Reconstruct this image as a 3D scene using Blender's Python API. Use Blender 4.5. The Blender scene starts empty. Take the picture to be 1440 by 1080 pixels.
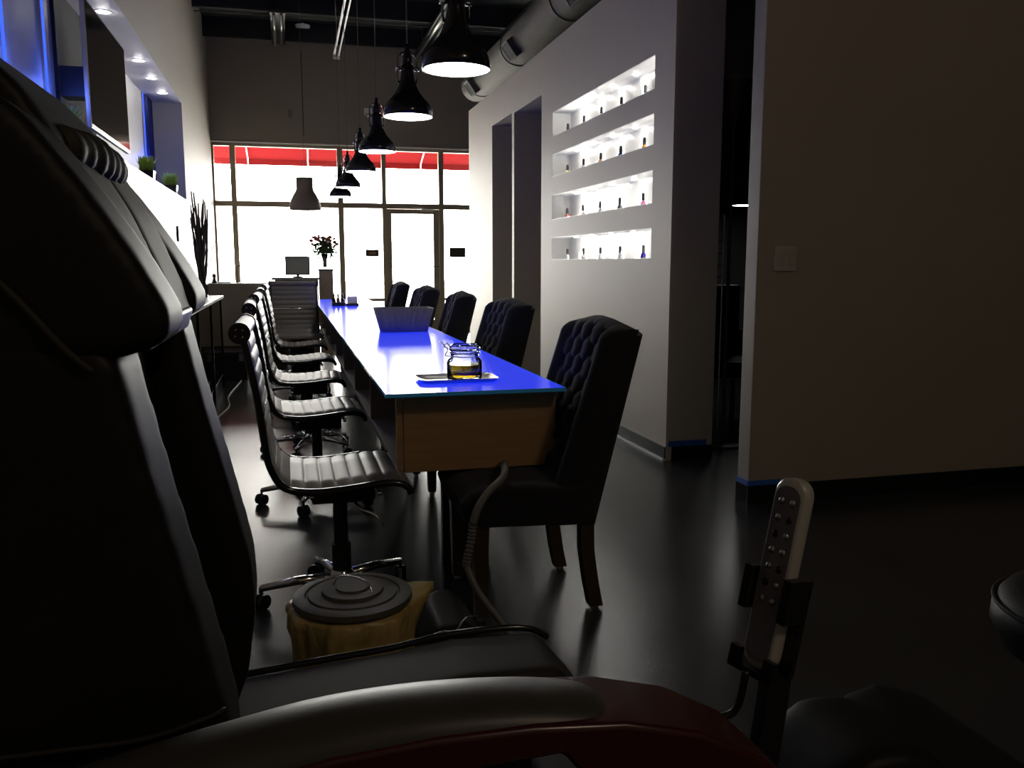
import bpy, bmesh, math, random
from mathutils import Vector, Matrix
random.seed(7)
scene = bpy.context.scene
C = scene.collection
PI = math.pi

# ------------------------------------------------------------------ materials
def mat(name, col, rough=.5, metal=0., spec=.5, noise=None, bump=None, coat=0., trans=0., emit=None, estr=0., alpha=1.):
    m = bpy.data.materials.new(name); m.use_nodes = True
    nt = m.node_tree; b = nt.nodes['Principled BSDF']
    b.inputs['Base Color'].default_value = (*col, 1)
    b.inputs['Roughness'].default_value = rough
    b.inputs['Metallic'].default_value = metal
    b.inputs['Specular IOR Level'].default_value = spec
    b.inputs['Coat Weight'].default_value = coat
    b.inputs['Transmission Weight'].default_value = trans
    if emit:
        b.inputs['Emission Color'].default_value = (*emit, 1); b.inputs['Emission Strength'].default_value = estr
    tc = nt.nodes.new('ShaderNodeTexCoord')
    if noise:
        scale, amt = noise
        n = nt.nodes.new('ShaderNodeTexNoise'); n.inputs['Scale'].default_value = scale; n.inputs['Detail'].default_value = 5
        nt.links.new(tc.outputs['Object'], n.inputs['Vector'])
        mx = nt.nodes.new('ShaderNodeMix'); mx.data_type = 'RGBA'
        mx.inputs[6].default_value = (*[max(0, c*(1-amt)) for c in col], 1)
        mx.inputs[7].default_value = (*[min(1, c*(1+amt)) for c in col], 1)
        nt.links.new(n.outputs['Fac'], mx.inputs[0]); nt.links.new(mx.outputs[2], b.inputs['Base Color'])
    if bump:
        scale, st = bump[:2]
        n = nt.nodes.new('ShaderNodeTexNoise'); n.inputs['Scale'].default_value = scale; n.inputs['Detail'].default_value = 4
        nt.links.new(tc.outputs['Object'], n.inputs['Vector'])
        bp = nt.nodes.new('ShaderNodeBump'); bp.inputs['Strength'].default_value = st; bp.inputs['Distance'].default_value = .01
        nt.links.new(n.outputs['Fac'], bp.inputs['Height']); nt.links.new(bp.outputs['Normal'], b.inputs['Normal'])
    return m

M = {}
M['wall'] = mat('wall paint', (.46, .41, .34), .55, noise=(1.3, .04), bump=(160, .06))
M['wall_left'] = mat('pale wall paint', (.44, .41, .365), .6, noise=(1.2, .04), bump=(160, .05))
M['wall_back'] = mat('taupe wall paint', (.30, .265, .23), .65, noise=(1.1, .06), bump=(120, .05))
M['dark_wall'] = mat('shade-darkened wall paint', (.055, .055, .058), .6, noise=(2, .1))  # charcoal tone puts the dimness of the side rooms into the colour
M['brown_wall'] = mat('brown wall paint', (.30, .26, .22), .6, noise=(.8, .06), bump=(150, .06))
M['niche_paint'] = mat('niche paint', (.50, .49, .50), .5, noise=(3, .04))
M['white'] = mat('white lacquer', (.82, .82, .80), .3, noise=(4, .02))
M['ceiling'] = mat('black painted deck', (.012, .013, .018), .8, noise=(2, .3))
M['galv'] = mat('painted duct metal', (.11, .103, .09), .75, spec=.2, noise=(5, .12), bump=(9, .15))
M['steel_dark'] = mat('dark steel', (.03, .03, .032), .4, metal=.6)
M['steel'] = mat('brushed steel', (.5, .5, .48), .3, metal=1., noise=(30, .1))
M['chrome'] = mat('chrome', (.75, .75, .77), .12, metal=1., noise=(3, .03))
M['dark_chrome'] = mat('dark chrome', (.10, .10, .11), .18, metal=1., noise=(3, .1))
M['bronze'] = mat('haze-lightened bronze frame', (.34, .28, .20), .5, metal=.2, noise=(6, .1))  # bronze lightened so the window flare and haze sit in its colour
M['black_gloss'] = mat('black gloss enamel', (.016, .016, .019), .14, noise=(4, .2))
M['black_plastic'] = mat('black plastic', (.012, .012, .013), .4, noise=(30, .2))
M['leather'] = mat('black leather', (.012, .011, .011), .5, spec=.16, noise=(6, .15), bump=(260, .02))
M['leather2'] = mat('dark brown leather', (.030, .027, .024), .6, spec=.16, noise=(6, .12), bump=(260, .02))
M['pad_leather'] = mat('highlight-lifted arm pad leather', (.05, .046, .042), .40, spec=.36, noise=(6, .12), bump=(260, .02))  # base colour and gloss raised to strengthen the highlight along the arm
M['leather_hi'] = mat('satin grey leather', (.10, .092, .085), .38, noise=(6, .1), bump=(260, .04))
M['chair_leather'] = mat('grey ribbed leather', (.175, .16, .145), .42, noise=(8, .08), bump=(260, .02))
M['velvet'] = mat('black upholstery fabric', (.016, .016, .020), .85, spec=.2, noise=(60, .25), bump=(500, .3))
M['velvet'].node_tree.nodes['Principled BSDF'].inputs['Sheen Weight'].default_value = .1
M['dark_wood'] = mat('espresso wood', (.045, .028, .018), .35, noise=(12, .3))
M['red_wood'] = mat('mahogany lacquer', (.050, .008, .007), .25, noise=(7, .3))
M['fabric_grey'] = mat('grey pleated basket', (.16, .15, .20), .6)
M['navy'] = mat('navy drape', (.015, .022, .12), .6, noise=(5, .2))
M['green'] = mat('fresh green grass', (.42, .60, .07), .5, noise=(20, .3))
M['leaf'] = mat('dark leaf', (.05, .10, .03), .5, noise=(20, .3))
M['rose'] = mat('dried rose petals', (.28, .05, .035), .6, noise=(20, .3))
M['rose_pink'] = mat('pink petals', (.70, .30, .33), .6, noise=(20, .1))
M['branch'] = mat('dark branch bark', (.03, .022, .017), .7, noise=(30, .3))
M['taupe_lam'] = mat('taupe laminate', (.20, .165, .13), .55, noise=(5, .05))
M['bag'] = mat('tan bin liner', (.46, .34, .12), .35, noise=(9, .15), bump=(14, .8))
M['lid'] = mat('dark rubbery bin lid', (.085, .078, .068), .5, noise=(14, .12))
M['tape'] = mat('blue masking tape', (.01, .10, .42), .6, noise=(30, .1))
M['tile'] = mat('glossy metallic cove tile', (.16, .17, .18), .12, metal=.7, noise=(9, .3))
M['black_base'] = mat('black baseboard', (.008, .008, .008), .35, noise=(9, .2))
M['caulk'] = mat('white sealant', (.8, .8, .78), .5, noise=(9, .03))
M['remote'] = mat('silver remote plastic', (.42, .41, .38), .28, noise=(8, .06), coat=.4)
M['remote_face'] = mat('grey remote face', (.20, .19, .21), .2, noise=(14, .4), coat=.6)
M['concrete_out'] = mat('pale concrete', (.55, .54, .52), .8, noise=(2, .1))
M['cable'] = mat('grey rubber hose', (.15, .145, .135), .5, noise=(20, .1))
M['oil'] = mat('amber oil', (.20, .15, .012), .15, noise=(6, .1))
M['orange_trim'] = mat('warm brown plastic', (.35, .16, .05), .4, noise=(9, .2))
M['plate'] = mat('taupe switch plastic', (.40, .36, .31), .45, noise=(9, .03))
M['paper'] = mat('white paper', (.8, .8, .78), .6, noise=(9, .03))
M['red_plastic'] = mat('red strobe lens', (.6, .02, .01), .25, noise=(9, .1))
M['grey_screen'] = mat('grey panel back', (.20, .21, .18), .5, noise=(5, .05))
M['label_dark'] = mat('brown sign board', (.05, .04, .03), .5, noise=(9, .1))
M['screen'] = mat('dark television screen', (.012, .012, .013), .10, noise=(2, .1))

def emis(name, col, s):
    m = bpy.data.materials.new(name); m.use_nodes = True; nt = m.node_tree
    for n in list(nt.nodes): nt.nodes.remove(n)
    e = nt.nodes.new('ShaderNodeEmission'); e.inputs[0].default_value = (*col, 1); e.inputs[1].default_value = s
    o = nt.nodes.new('ShaderNodeOutputMaterial'); nt.links.new(e.outputs[0], o.inputs[0])
    return m
M['lamp'] = emis('pendant diffuser', (1, .97, .92), 14)
M['puck'] = emis('led puck', (1, .98, .93), 60)
M['down'] = emis('downlight lens', (.95, .95, 1), 12)
M['blue_streak'] = emis('blue uplight streak', (.03, .08, 1), 2.2)

def glass_mat(name, tint=(1, 1, 1), refl=.06, ior=1.45):
    m = bpy.data.materials.new(name); m.use_nodes = True; nt = m.node_tree
    for n in list(nt.nodes): nt.nodes.remove(n)
    t = nt.nodes.new('ShaderNodeBsdfTransparent'); t.inputs[0].default_value = (*tint, 1)
    g = nt.nodes.new('ShaderNodeBsdfGlossy'); g.inputs['Roughness'].default_value = .03
    f = nt.nodes.new('ShaderNodeFresnel'); f.inputs[0].default_value = ior
    mu = nt.nodes.new('ShaderNodeMath'); mu.operation = 'MAXIMUM'; mu.inputs[1].default_value = refl
    x = nt.nodes.new('ShaderNodeMixShader'); o = nt.nodes.new('ShaderNodeOutputMaterial')
    nt.links.new(f.outputs[0], mu.inputs[0]); nt.links.new(mu.outputs[0], x.inputs[0])
    nt.links.new(t.outputs[0], x.inputs[1]); nt.links.new(g.outputs[0], x.inputs[2]); nt.links.new(x.outputs[0], o.inputs[0])
    return m
M['glass'] = glass_mat('clear glass', (.97, .98, .97))
M['oil'] = glass_mat('olive oil', (.30, .25, .03), .03, 1.2)
M['jar_glass'] = glass_mat('thin jar glass', (.97, .98, .97), .05, 1.16)
M['smoke_glass'] = glass_mat('smoked cabinet glass', (.35, .37, .38), .12)

# red awning cloth: daylight shines through it
m = bpy.data.materials.new('red awning cloth'); m.use_nodes = True; nt = m.node_tree
for n in list(nt.nodes): nt.nodes.remove(n)
d = nt.nodes.new('ShaderNodeBsdfDiffuse'); d.inputs[0].default_value = (.20, .016, .018, 1)
t = nt.nodes.new('ShaderNodeBsdfTranslucent'); t.inputs[0].default_value = (.20, .016, .018, 1)
x = nt.nodes.new('ShaderNodeMixShader'); x.inputs[0].default_value = .35; o = nt.nodes.new('ShaderNodeOutputMaterial')
nt.links.new(d.outputs[0], x.inputs[1]); nt.links.new(t.outputs[0], x.inputs[2]); nt.links.new(x.outputs[0], o.inputs[0])
M['awning'] = m

# polished dark concrete floor
def floor_mat():
    m = bpy.data.materials.new('polished dark concrete'); m.use_nodes = True; nt = m.node_tree; b = nt.nodes['Principled BSDF']
    tc = nt.nodes.new('ShaderNodeTexCoord')
    n = nt.nodes.new('ShaderNodeTexNoise'); n.inputs['Scale'].default_value = 1.1; n.inputs['Detail'].default_value = 3; n.inputs['Roughness'].default_value = .6
    nt.links.new(tc.outputs['Object'], n.inputs['Vector'])
    r = nt.nodes.new('ShaderNodeValToRGB'); r.color_ramp.elements[0].color = (.013, .015, .017, 1); r.color_ramp.elements[1].color = (.036, .039, .042, 1)
    r.color_ramp.elements[0].position = .3; r.color_ramp.elements[1].position = .75
    nt.links.new(n.outputs['Fac'], r.inputs[0]); nt.links.new(r.outputs[0], b.inputs['Base Color'])
    n2 = nt.nodes.new('ShaderNodeTexNoise'); n2.inputs['Scale'].default_value = 1.4; n2.inputs['Detail'].default_value = 1.5
    nt.links.new(tc.outputs['Object'], n2.inputs['Vector'])
    mr = nt.nodes.new('ShaderNodeMapRange'); mr.inputs['To Min'].default_value = .21; mr.inputs['To Max'].default_value = .31
    nt.links.new(n2.outputs['Fac'], mr.inputs[0]); b.inputs['Roughness'].default_value=.26
    n3 = nt.nodes.new('ShaderNodeTexNoise'); n3.inputs['Scale'].default_value = 5; n3.inputs['Detail'].default_value = 3
    nt.links.new(tc.outputs['Object'], n3.inputs['Vector'])
    bp = nt.nodes.new('ShaderNodeBump'); bp.inputs['Strength'].default_value = .008; bp.inputs['Distance'].default_value = .01
    nt.links.new(n3.outputs['Fac'], bp.inputs['Height']); b.inputs['Specular IOR Level'].default_value = .6
    return m
M['floor'] = floor_mat()

# wooden front of the nail table: planked laminate grain
def wood_mat():
    m = bpy.data.materials.new('honey wood laminate'); m.use_nodes = True; nt = m.node_tree; b = nt.nodes['Principled BSDF']
    tc = nt.nodes.new('ShaderNodeTexCoord'); mp = nt.nodes.new('ShaderNodeMapping'); mp.inputs['Scale'].default_value = (2, 2, 22)
    n = nt.nodes.new('ShaderNodeTexNoise'); n.inputs['Scale'].default_value = 2.5; n.inputs['Detail'].default_value = 6
    nt.links.new(tc.outputs['Object'], mp.inputs[0]); nt.links.new(mp.outputs[0], n.inputs['Vector'])
    r = nt.nodes.new('ShaderNodeValToRGB'); r.color_ramp.elements[0].color = (.29, .17, .075, 1); r.color_ramp.elements[1].color = (.43, .27, .13, 1)
    nt.links.new(n.outputs['Fac'], r.inputs[0]); nt.links.new(r.outputs[0], b.inputs['Base Color']); b.inputs['Roughness'].default_value = .45
    return m
M['wood'] = wood_mat()

# blue edge lit glass: the led box under the glass shines through it
def lit_glass():
    m = bpy.data.materials.new('blue lit glass'); m.use_nodes = True; nt = m.node_tree; b = nt.nodes['Principled BSDF']
    b.inputs['Base Color'].default_value = (.15, .16, .42, 1); b.inputs['Roughness'].default_value = .10
    b.inputs['Specular IOR Level'].default_value = 0
    b.inputs['Coat Weight'].default_value = .36; b.inputs['Coat Roughness'].default_value = .14; b.inputs['Coat IOR'].default_value = 1.5
    b.inputs['Emission Color'].default_value = (.004, .030, 1, 1); b.inputs['Emission Strength'].default_value = .85
    return m
M['lit_glass'] = lit_glass()
M['glass_edge'] = mat('aqua glass edge', (.05, .30, .45), .15, noise=(9, .1), emit=(.02, .25, .6), estr=.06)

# ------------------------------------------------------------------ mesh helpers
ORG = {}
TS = .9565          # the table group is laid out larger and brought to its real size here
def fit(bm):
    for v in bm.verts:
        z = v.co.z; v.co = Vector((v.co.x*TS, v.co.y*TS, z if z < .01 else (z-1.22)*TS+1.22))
    return bm
FIT = set()
def new(): return bmesh.new()
def box(bm, x0, x1, y0, y1, z0, z1, rot=None, piv=None):
    vs = [bm.verts.new(p) for p in ((x0,y0,z0),(x1,y0,z0),(x1,y1,z0),(x0,y1,z0),(x0,y0,z1),(x1,y0,z1),(x1,y1,z1),(x0,y1,z1))]
    for f in ((0,3,2,1),(4,5,6,7),(0,1,5,4),(1,2,6,5),(2,3,7,6),(3,0,4,7)): bm.faces.new([vs[i] for i in f])
    if rot is not None:
        bmesh.ops.rotate(bm, verts=vs, cent=piv or ((x0+x1)/2,(y0+y1)/2,(z0+z1)/2), matrix=rot)
    return vs
def lathe(bm, prof, cx=0, cy=0, cz=0, n=32, cap=True):
    rings = []
    for r, z in prof:
        if r < 1e-5: rings.append([bm.verts.new((cx, cy, cz+z))])
        else: rings.append([bm.verts.new((cx+r*math.cos(2*PI*i/n), cy+r*math.sin(2*PI*i/n), cz+z)) for i in range(n)])
    for a, b in zip(rings, rings[1:]):
        for i in range(n):
            j = (i+1) % n
            if len(a) == 1 and len(b) == 1: continue
            if len(a) == 1: bm.faces.new((a[0], b[j], b[i]))
            elif len(b) == 1: bm.faces.new((a[i], a[j], b[0]))
            else: bm.faces.new((a[i], a[j], b[j], b[i]))
    if cap:
        if len(rings[0]) > 1: bm.faces.new(rings[0][::-1])
        if len(rings[-1]) > 1: bm.faces.new(rings[-1])
def tube(bm, pts, r, n=10, closed=False):
    pts = [Vector(p) for p in pts]; rs = r if isinstance(r, (list, tuple)) else [r]*len(pts)
    up = None; rings = []
    for i, p in enumerate(pts):
        if closed: t = pts[(i+1) % len(pts)] - pts[i-1]
        else: t = pts[min(i+1, len(pts)-1)] - pts[max(i-1, 0)]
        t = t.normalized() if t.length > 1e-9 else Vector((0,0,1))
        if up is None: up = t.orthogonal().normalized()
        up = (up - t*up.dot(t)); up = up.normalized() if up.length > 1e-6 else t.orthogonal().normalized()
        s = t.cross(up)
        rings.append([bm.verts.new(p + (up*math.cos(2*PI*k/n) + s*math.sin(2*PI*k/n))*rs[i]) for k in range(n)])
    L = len(rings)
    for i in range(L if closed else L-1):
        a, b = rings[i], rings[(i+1) % L]
        for k in range(n): bm.faces.new((a[k], a[(k+1) % n], b[(k+1) % n], b[k]))
    if not closed: bm.faces.new(rings[0][::-1]); bm.faces.new(rings[-1])
def spline(pts, n=8):
    P = [Vector(p) for p in pts]; out = []
    for i in range(len(P)-1):
        p0, p1, p2, p3 = P[max(i-1,0)], P[i], P[i+1], P[min(i+2, len(P)-1)]
        for k in range(n):
            t = k/n
            out.append(.5*((2*p1)+(p2-p0)*t+(2*p0-5*p1+4*p2-p3)*t*t+(3*p1-p0-3*p2+p3)*t**3))
    out.append(P[-1]); return out
def cyl(bm, p0, p1, r, n=16): tube(bm, [p0, p1], r, n)
def prism(bm, poly, y0, y1):            # polygon in the xz plane pushed along y
    a = [bm.verts.new((x, y0, z)) for x, z in poly]; b = [bm.verts.new((x, y1, z)) for x, z in poly]
    bm.faces.new(a); bm.faces.new(b[::-1]); n = len(a)
    for i in range(n): bm.faces.new((a[i], b[i], b[(i+1) % n], a[(i+1) % n]))
def sphere(bm, c, r, seg=12, sc=(1,1,1)):
    v = bmesh.ops.create_uvsphere(bm, u_segments=seg, v_segments=max(6, seg//2), radius=r)['verts']
    for q in v: q.co = Vector((q.co.x*sc[0]+c[0], q.co.y*sc[1]+c[1], q.co.z*sc[2]+c[2]))

def obj(name, bm, m, parent=None, bevel=0, seg=3, smooth=False, remesh=0, relax=0, flatten=True):
    if (parent is not None and parent.name in FIT) or name in ('serving_tray', 'pleated_basket'): fit(bm)
    if parent is not None:
        ox = ORG.get(parent.name, Vector((0,0,0)))
        bmesh.ops.translate(bm, verts=bm.verts, vec=-ox)
    bmesh.ops.recalc_face_normals(bm, faces=bm.faces)
    me = bpy.data.meshes.new(name); bm.to_mesh(me); bm.free()
    me.materials.append(M[m] if isinstance(m, str) else m)
    o = bpy.data.objects.new(name, me); C.objects.link(o)
    if parent is not None and parent.name in FIT: FIT.add(o.name)
    if parent is not None: o.parent = parent; ORG[o.name] = ORG.get(parent.name, Vector((0,0,0)))
    if remesh:
        r = o.modifiers.new('r', 'REMESH'); r.mode = 'VOXEL'; r.voxel_size = remesh; r.use_smooth_shade = True
        s = o.modifiers.new('s', 'SMOOTH'); s.factor = .6; s.iterations = relax
    if bevel:
        b = o.modifiers.new('b', 'BEVEL'); b.width = bevel; b.segments = seg; b.limit_method = 'ANGLE'; b.angle_limit = .6
    if smooth or remesh:
        for p in me.polygons: p.use_smooth = True
    if bevel and not smooth:
        for p in me.polygons: p.use_smooth = True
        w = o.modifiers.new('w', 'WEIGHTED_NORMAL'); w.keep_sharp = True
    return o
def soft(o, ang=40):
    for p in o.data.polygons: p.use_smooth = True
    es = o.modifiers.new('e', 'EDGE_SPLIT'); es.split_angle = math.radians(ang); return o
def tag(o, label, cat, group=None, kind=None):
    if label: o['label'] = label
    if cat: o['category'] = cat
    if group: o['group'] = group
    if kind: o['kind'] = kind
    return o
def thing(name, label, cat, loc=(0,0,0), group=None):
    o = bpy.data.objects.new(name, None); C.objects.link(o)
    if name in ('nail_table', 'glass_jar', 'polish_caddy', 'display_tray'):
        FIT.add(o.name); loc = (loc[0]*TS, loc[1]*TS, loc[2] if loc[2] < .01 else (loc[2]-1.22)*TS+1.22)
    o.location = loc; o.empty_display_size = .1
    ORG[o.name] = Vector(loc); return tag(o, label, cat, group)
def struct(name, bm, m, **k):
    o = obj(name, bm, m, **k); o['kind'] = 'structure'; return o
def copy_tree(o, loc, label, rz=None, parent=None, group=None):
    r = o.copy(); C.objects.link(r)
    if parent is None:
        r.location = loc
        if label: r['label'] = label
        if rz is not None: r.rotation_euler = (0, 0, rz)
    else: r.parent = parent
    for ch in list(o.children): copy_tree(ch, None, None, None, r)
    return r

# ------------------------------------------------------------------ the room
XL, XR, YB, ZC = -1.12, 2.245, 15.0, 4.95
bm = new(); box(bm, -1.7, 6.1, -2.6, 15.2, -.1, 0); struct('floor', bm, 'floor')
bm = new(); box(bm, -1.7, 6.1, -2.6, 15.2, ZC, ZC+.15)
for y in [2.0+1.55*i for i in range(9)]: box(bm, -1.6, 6.0, y, y+.07, ZC-.28, ZC+.01)
struct('ceiling', bm, 'ceiling')
# side wall with the long display recess
bm = new()
box(bm, XL-.5, XL, -2.6, 15.0, 0, 1.95); box(bm, XL-.5, XL, -2.6, 15.0, 3.075, ZC)
box(bm, XL-.5, XL, -2.6, 3.0, 1.95, 3.075); box(bm, XL-.5, XL, 10.95, 15.0, 1.95, 3.075)
struct('wall_left', bm, 'wall_left')
bm = new(); box(bm, XL-.5, XL-.35, 3.0, 10.95, 1.95, 3.075); struct('wall_recess', bm, 'niche_paint')
bm = new(); box(bm, XL-.35, XL, 3.002, 10.948, 3.066, 3.0745); struct('trim_1', bm, 'niche_paint')
# rear and outer walls of the room
bm = new(); box(bm, -1.7, 6.1, -2.7, -2.6, 0, ZC); struct('wall_rear', bm, 'wall_back')
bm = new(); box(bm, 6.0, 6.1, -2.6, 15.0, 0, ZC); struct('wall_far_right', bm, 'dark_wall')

def holed_wall(bm, x0, x1, ys, zs, holes):
    ys = sorted(set(ys + [v for h in holes for v in h[:2]])); zs = sorted(set(zs + [v for h in holes for v in h[2:]]))
    solid = lambda i, k: 0 <= i < len(ys)-1 and 0 <= k < len(zs)-1 and not any(h[0]-1e-6 <= ys[i] and ys[i+1] <= h[1]+1e-6 and h[2]-1e-6 <= zs[k] and zs[k+1] <= h[3]+1e-6 for h in holes)
    V = {}
    def v(x, y, z):
        key = (round(x,5), round(y,5), round(z,5))
        if key not in V: V[key] = bm.verts.new(key)
        return V[key]
    for i in range(len(ys)-1):
        for k in range(len(zs)-1):
            if not solid(i, k): continue
            a, b, c, d = ys[i], ys[i+1], zs[k], zs[k+1]
            bm.faces.new((v(x0,a,c), v(x0,a,d), v(x0,b,d), v(x0,b,c))); bm.faces.new((v(x1,a,c), v(x1,b,c), v(x1,b,d), v(x1,a,d)))
            if not solid(i-1, k): bm.faces.new((v(x0,a,c), v(x1,a,c), v(x1,a,d), v(x0,a,d)))
            if not solid(i+1, k): bm.faces.new((v(x0,b,c), v(x0,b,d), v(x1,b,d), v(x1,b,c)))
            if not solid(i, k-1): bm.faces.new((v(x0,a,c), v(x0,b,c), v(x1,b,c), v(x1,a,c)))
            if not solid(i, k+1): bm.faces.new((v(x0,a,d), v(x1,a,d), v(x1,b,d), v(x0,b,d)))
rows = [(2.29, 2.495), (1.955, 2.145), (1.594, 1.80), (1.250, 1.442)]
Y0, Y1 = 5.09, 7.215
bm = new()
doors = [(8.58, 9.45, 0, 2.715), (7.54, 8.50, 0, 2.70)]
holed_wall(bm, XR, XR+.17, [4.80, 10.70], [0, 3.08], doors + [(Y0, Y1, a, b) for a, b in rows])
holed_wall(bm, XR+.17, XR+.315, [4.80, 10.70], [0, 3.08], doors)
struct('wall_right', bm, 'wall')
for i, (a, b) in enumerate(rows):      # white lining of each lit display slot
    bm = new(); t = .003
    box(bm, XR+.165, XR+.1695, Y0+.001, Y1-.001, a+.001, b-.001)
    box(bm, XR+.002, XR+.165, Y0+.001, Y1-.001, a+.0005, a+t); box(bm, XR+.002, XR+.165, Y0+.001, Y1-.001, b-t, b-.0005)
    box(bm, XR+.002, XR+.165, Y0+.0005, Y0+t, a+t, b-t); box(bm, XR+.002, XR+.165, Y1-t, Y1-.0005, a+t, b-t)
    struct('trim_%d' % (i+2), bm, 'white')
# rooms behind that wall
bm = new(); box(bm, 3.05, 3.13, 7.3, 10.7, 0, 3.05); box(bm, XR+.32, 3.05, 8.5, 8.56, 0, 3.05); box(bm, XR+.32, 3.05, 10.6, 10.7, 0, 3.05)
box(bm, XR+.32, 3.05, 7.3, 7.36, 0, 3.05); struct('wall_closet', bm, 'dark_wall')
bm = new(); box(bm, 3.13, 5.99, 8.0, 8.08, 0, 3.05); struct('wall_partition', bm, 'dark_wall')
bm = new(); box(bm, 3.65, 5.99, 8.0, 8.1, 3.051, ZC-.29); struct('wall_upper_screen', bm, 'brown_wall')  # screen added to hide the lit back wall and keep the gap dark
# wall facing us on this side of the passage
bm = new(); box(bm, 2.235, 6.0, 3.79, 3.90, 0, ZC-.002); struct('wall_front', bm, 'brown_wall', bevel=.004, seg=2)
bm = new(); box(bm, 2.2265, 5.99, 3.778, 3.7845, 0.0005, .098); struct('baseboard_front', bm, 'black_base')
bm = new(); box(bm, 2.2265, 2.2345, 3.785, 3.899, 0.0005, .098); struct('baseboard_passage', bm, 'black_gloss')
bm = new(); box(bm, XR-.010, XR-.0005, 4.80, 7.54, 0.0105, .085); box(bm, XR-.010, XR-.0005, 8.50, 8.58, 0.0105, .085); box(bm, XR-.010, XR-.0005, 9.45, 10.7, 0.0105, .085)
struct('baseboard_right', bm, 'tile')
bm = new(); box(bm, XR-.020, XR-.0005, 4.80, 7.54, 0.0002, .010); struct('trim_6', bm, 'caulk')
bm = new(); box(bm, XR+.04, XR+.314, 4.788, 4.7995, 0.0005, .085); struct('baseboard_end', bm, 'black_base')
bm = new(); box(bm, XL+.0005, XL+.012, 3.0, 14.9, .0005, .09); struct('baseboard_left', bm, 'black_base')
# door panel in the second opening
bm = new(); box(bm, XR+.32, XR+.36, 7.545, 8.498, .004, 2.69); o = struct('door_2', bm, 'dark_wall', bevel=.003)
bm = new(); sphere(bm, (XR+.30, 8.40, 1.0), .03); obj('door_handle', bm, 'steel', o, smooth=True)
# blue tape left by the painters
bm = new(); box(bm, 2.2225, 2.2349, 3.784, 3.895, .0985, .122); box(bm, 2.2225, 2.41, 3.7755, 3.7892, .0985, .122)
tag(obj('masking_tape', bm, 'tape'), 'bright blue masking tape wrapped round the foot of the wall corner', 'tape')
bm = new(); box(bm, 2.262, 2.52, 4.7955, 4.7995, .0855, .120)
tag(obj('masking_tape', bm, 'tape'), 'dark blue masking tape on the shaded end of the display wall', 'tape')

# ------------------------------------------------------------------ shopfront
YS = YB
bm = new(); box(bm, -1.62, 6.0, YS, YS+.2, 3.20, ZC); box(bm, 4.1, 6.0, YS, YS+.2, 0, 3.20); box(bm, -1.62, XL-.02, YS, YS+.2, 0, 3.2)
struct('wall_back', bm, 'wall_back')
bm = new(); box(bm, .345, .357, YS-.004, YS-.0005, 3.30, ZC-.3); struct('trim_7', bm, 'black_base')
bm = new(); box(bm, XL, 4.1, YS-.03, YS-.0005, 3.165, 3.185); struct('trim_8', bm, 'caulk')
bm = new()                                   # frame of the shopfront, one welded aluminium frame
yy = (YS+.04, YS+.14)
for x0, x1 in ((XL-.02, XL+.03), (-.84, -.755), (.885, .975), (1.63, 1.70), (2.615, 2.70), (4.05, 4.12)): box(bm, x0, x1, *yy, 0.0005, 3.199)
ed = .01
for x0, x1 in ((XL+.03, -.83), (-.765, .895), (.965, 1.655), (2.68, 4.05)):
    for z0, z1 in ((.0005, .10), (.56, .61), (2.15, 2.24), (3.12, 3.199)): box(bm, x0, x1, yy[0]+.003, yy[1]-.003, z0, z1)
for z0, z1 in ((2.15, 2.24), (3.12, 3.199)): box(bm, 1.70, 2.615, yy[0]+.003, yy[1]-.003, z0, z1)
struct('window_frame', bm, 'bronze')
panes = [(XL+.03, -.83), (-.765, .895), (.965, 1.655), (2.68, 4.05)]
k = 1
for x0, x1 in panes:
    for z0, z1 in ((.10, .56), (.61, 2.17), (2.235, 3.12)):
        bm = new(); box(bm, x0, x1, YS+.085, YS+.091, z0, z1); struct('window_%d' % k, bm, 'glass'); k += 1
bm = new(); box(bm, 1.70, 2.615, YS+.085, YS+.091, 2.235, 3.12); struct('window_%d' % k, bm, 'glass')
# glazed entrance door
bm = new(); y0, y1 = YS+.055, YS+.105
box(bm, 1.703, 1.785, y0, y1, .01, 2.145); box(bm, 2.515, 2.612, y0, y1, .01, 2.145); box(bm, 1.785, 2.515, y0, y1, 2.065, 2.145); box(bm, 1.785, 2.515, y0, y1, .01, .22)
dr = struct('door_1', bm, 'bronze')
bm = new(); box(bm, 1.785, 2.515, YS+.078, YS+.084, .22, 2.065); obj('pane', bm, 'glass', dr)
bm = new(); cyl(bm, (1.74, YS+.03, 1.16), (2.60, YS+.03, 1.16), .010); cyl(bm, (1.74, YS+.03, 1.16), (1.74, YS+.06, 1.16), .008); cyl(bm, (2.60, YS+.03, 1.16), (2.60, YS+.06, 1.16), .008); obj('push_bar', bm, 'bronze', dr, smooth=True)
bm = new(); box(bm, 2.30, 2.52, YS+.01, YS+.054, 2.10, 2.145); tube(bm, [(2.44, YS+.02, 2.15), (2.28, YS-.10, 2.16), (2.12, YS+.03, 2.19)], .009); obj('door_closer', bm, 'steel', dr)
# little boards hung on the glass beside the door
for (x0, x1, z0, z1, inner, lab) in ((1.33, 1.555, 1.335, 1.455, True, 'small brown notice board with a paler centre on the glass before the door'),
                              (2.80, 3.085, 1.325, 1.495, False, 'plain brown notice board on the glass past the door hinge')):
    r = thing('window_sign', lab, 'sign', ((x0+x1)/2, YS+.08, z0))
    bm = new(); box(bm, x0, x1, YS+.068, YS+.083, z0, z1); obj('board', bm, 'label_dark', r)
    if inner:
        bm = new(); box(bm, x0+.055, x1-.055, YS+.064, YS+.068, z0+.04, z1-.045); obj('inset_panel', bm, 'orange_trim', r)
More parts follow.
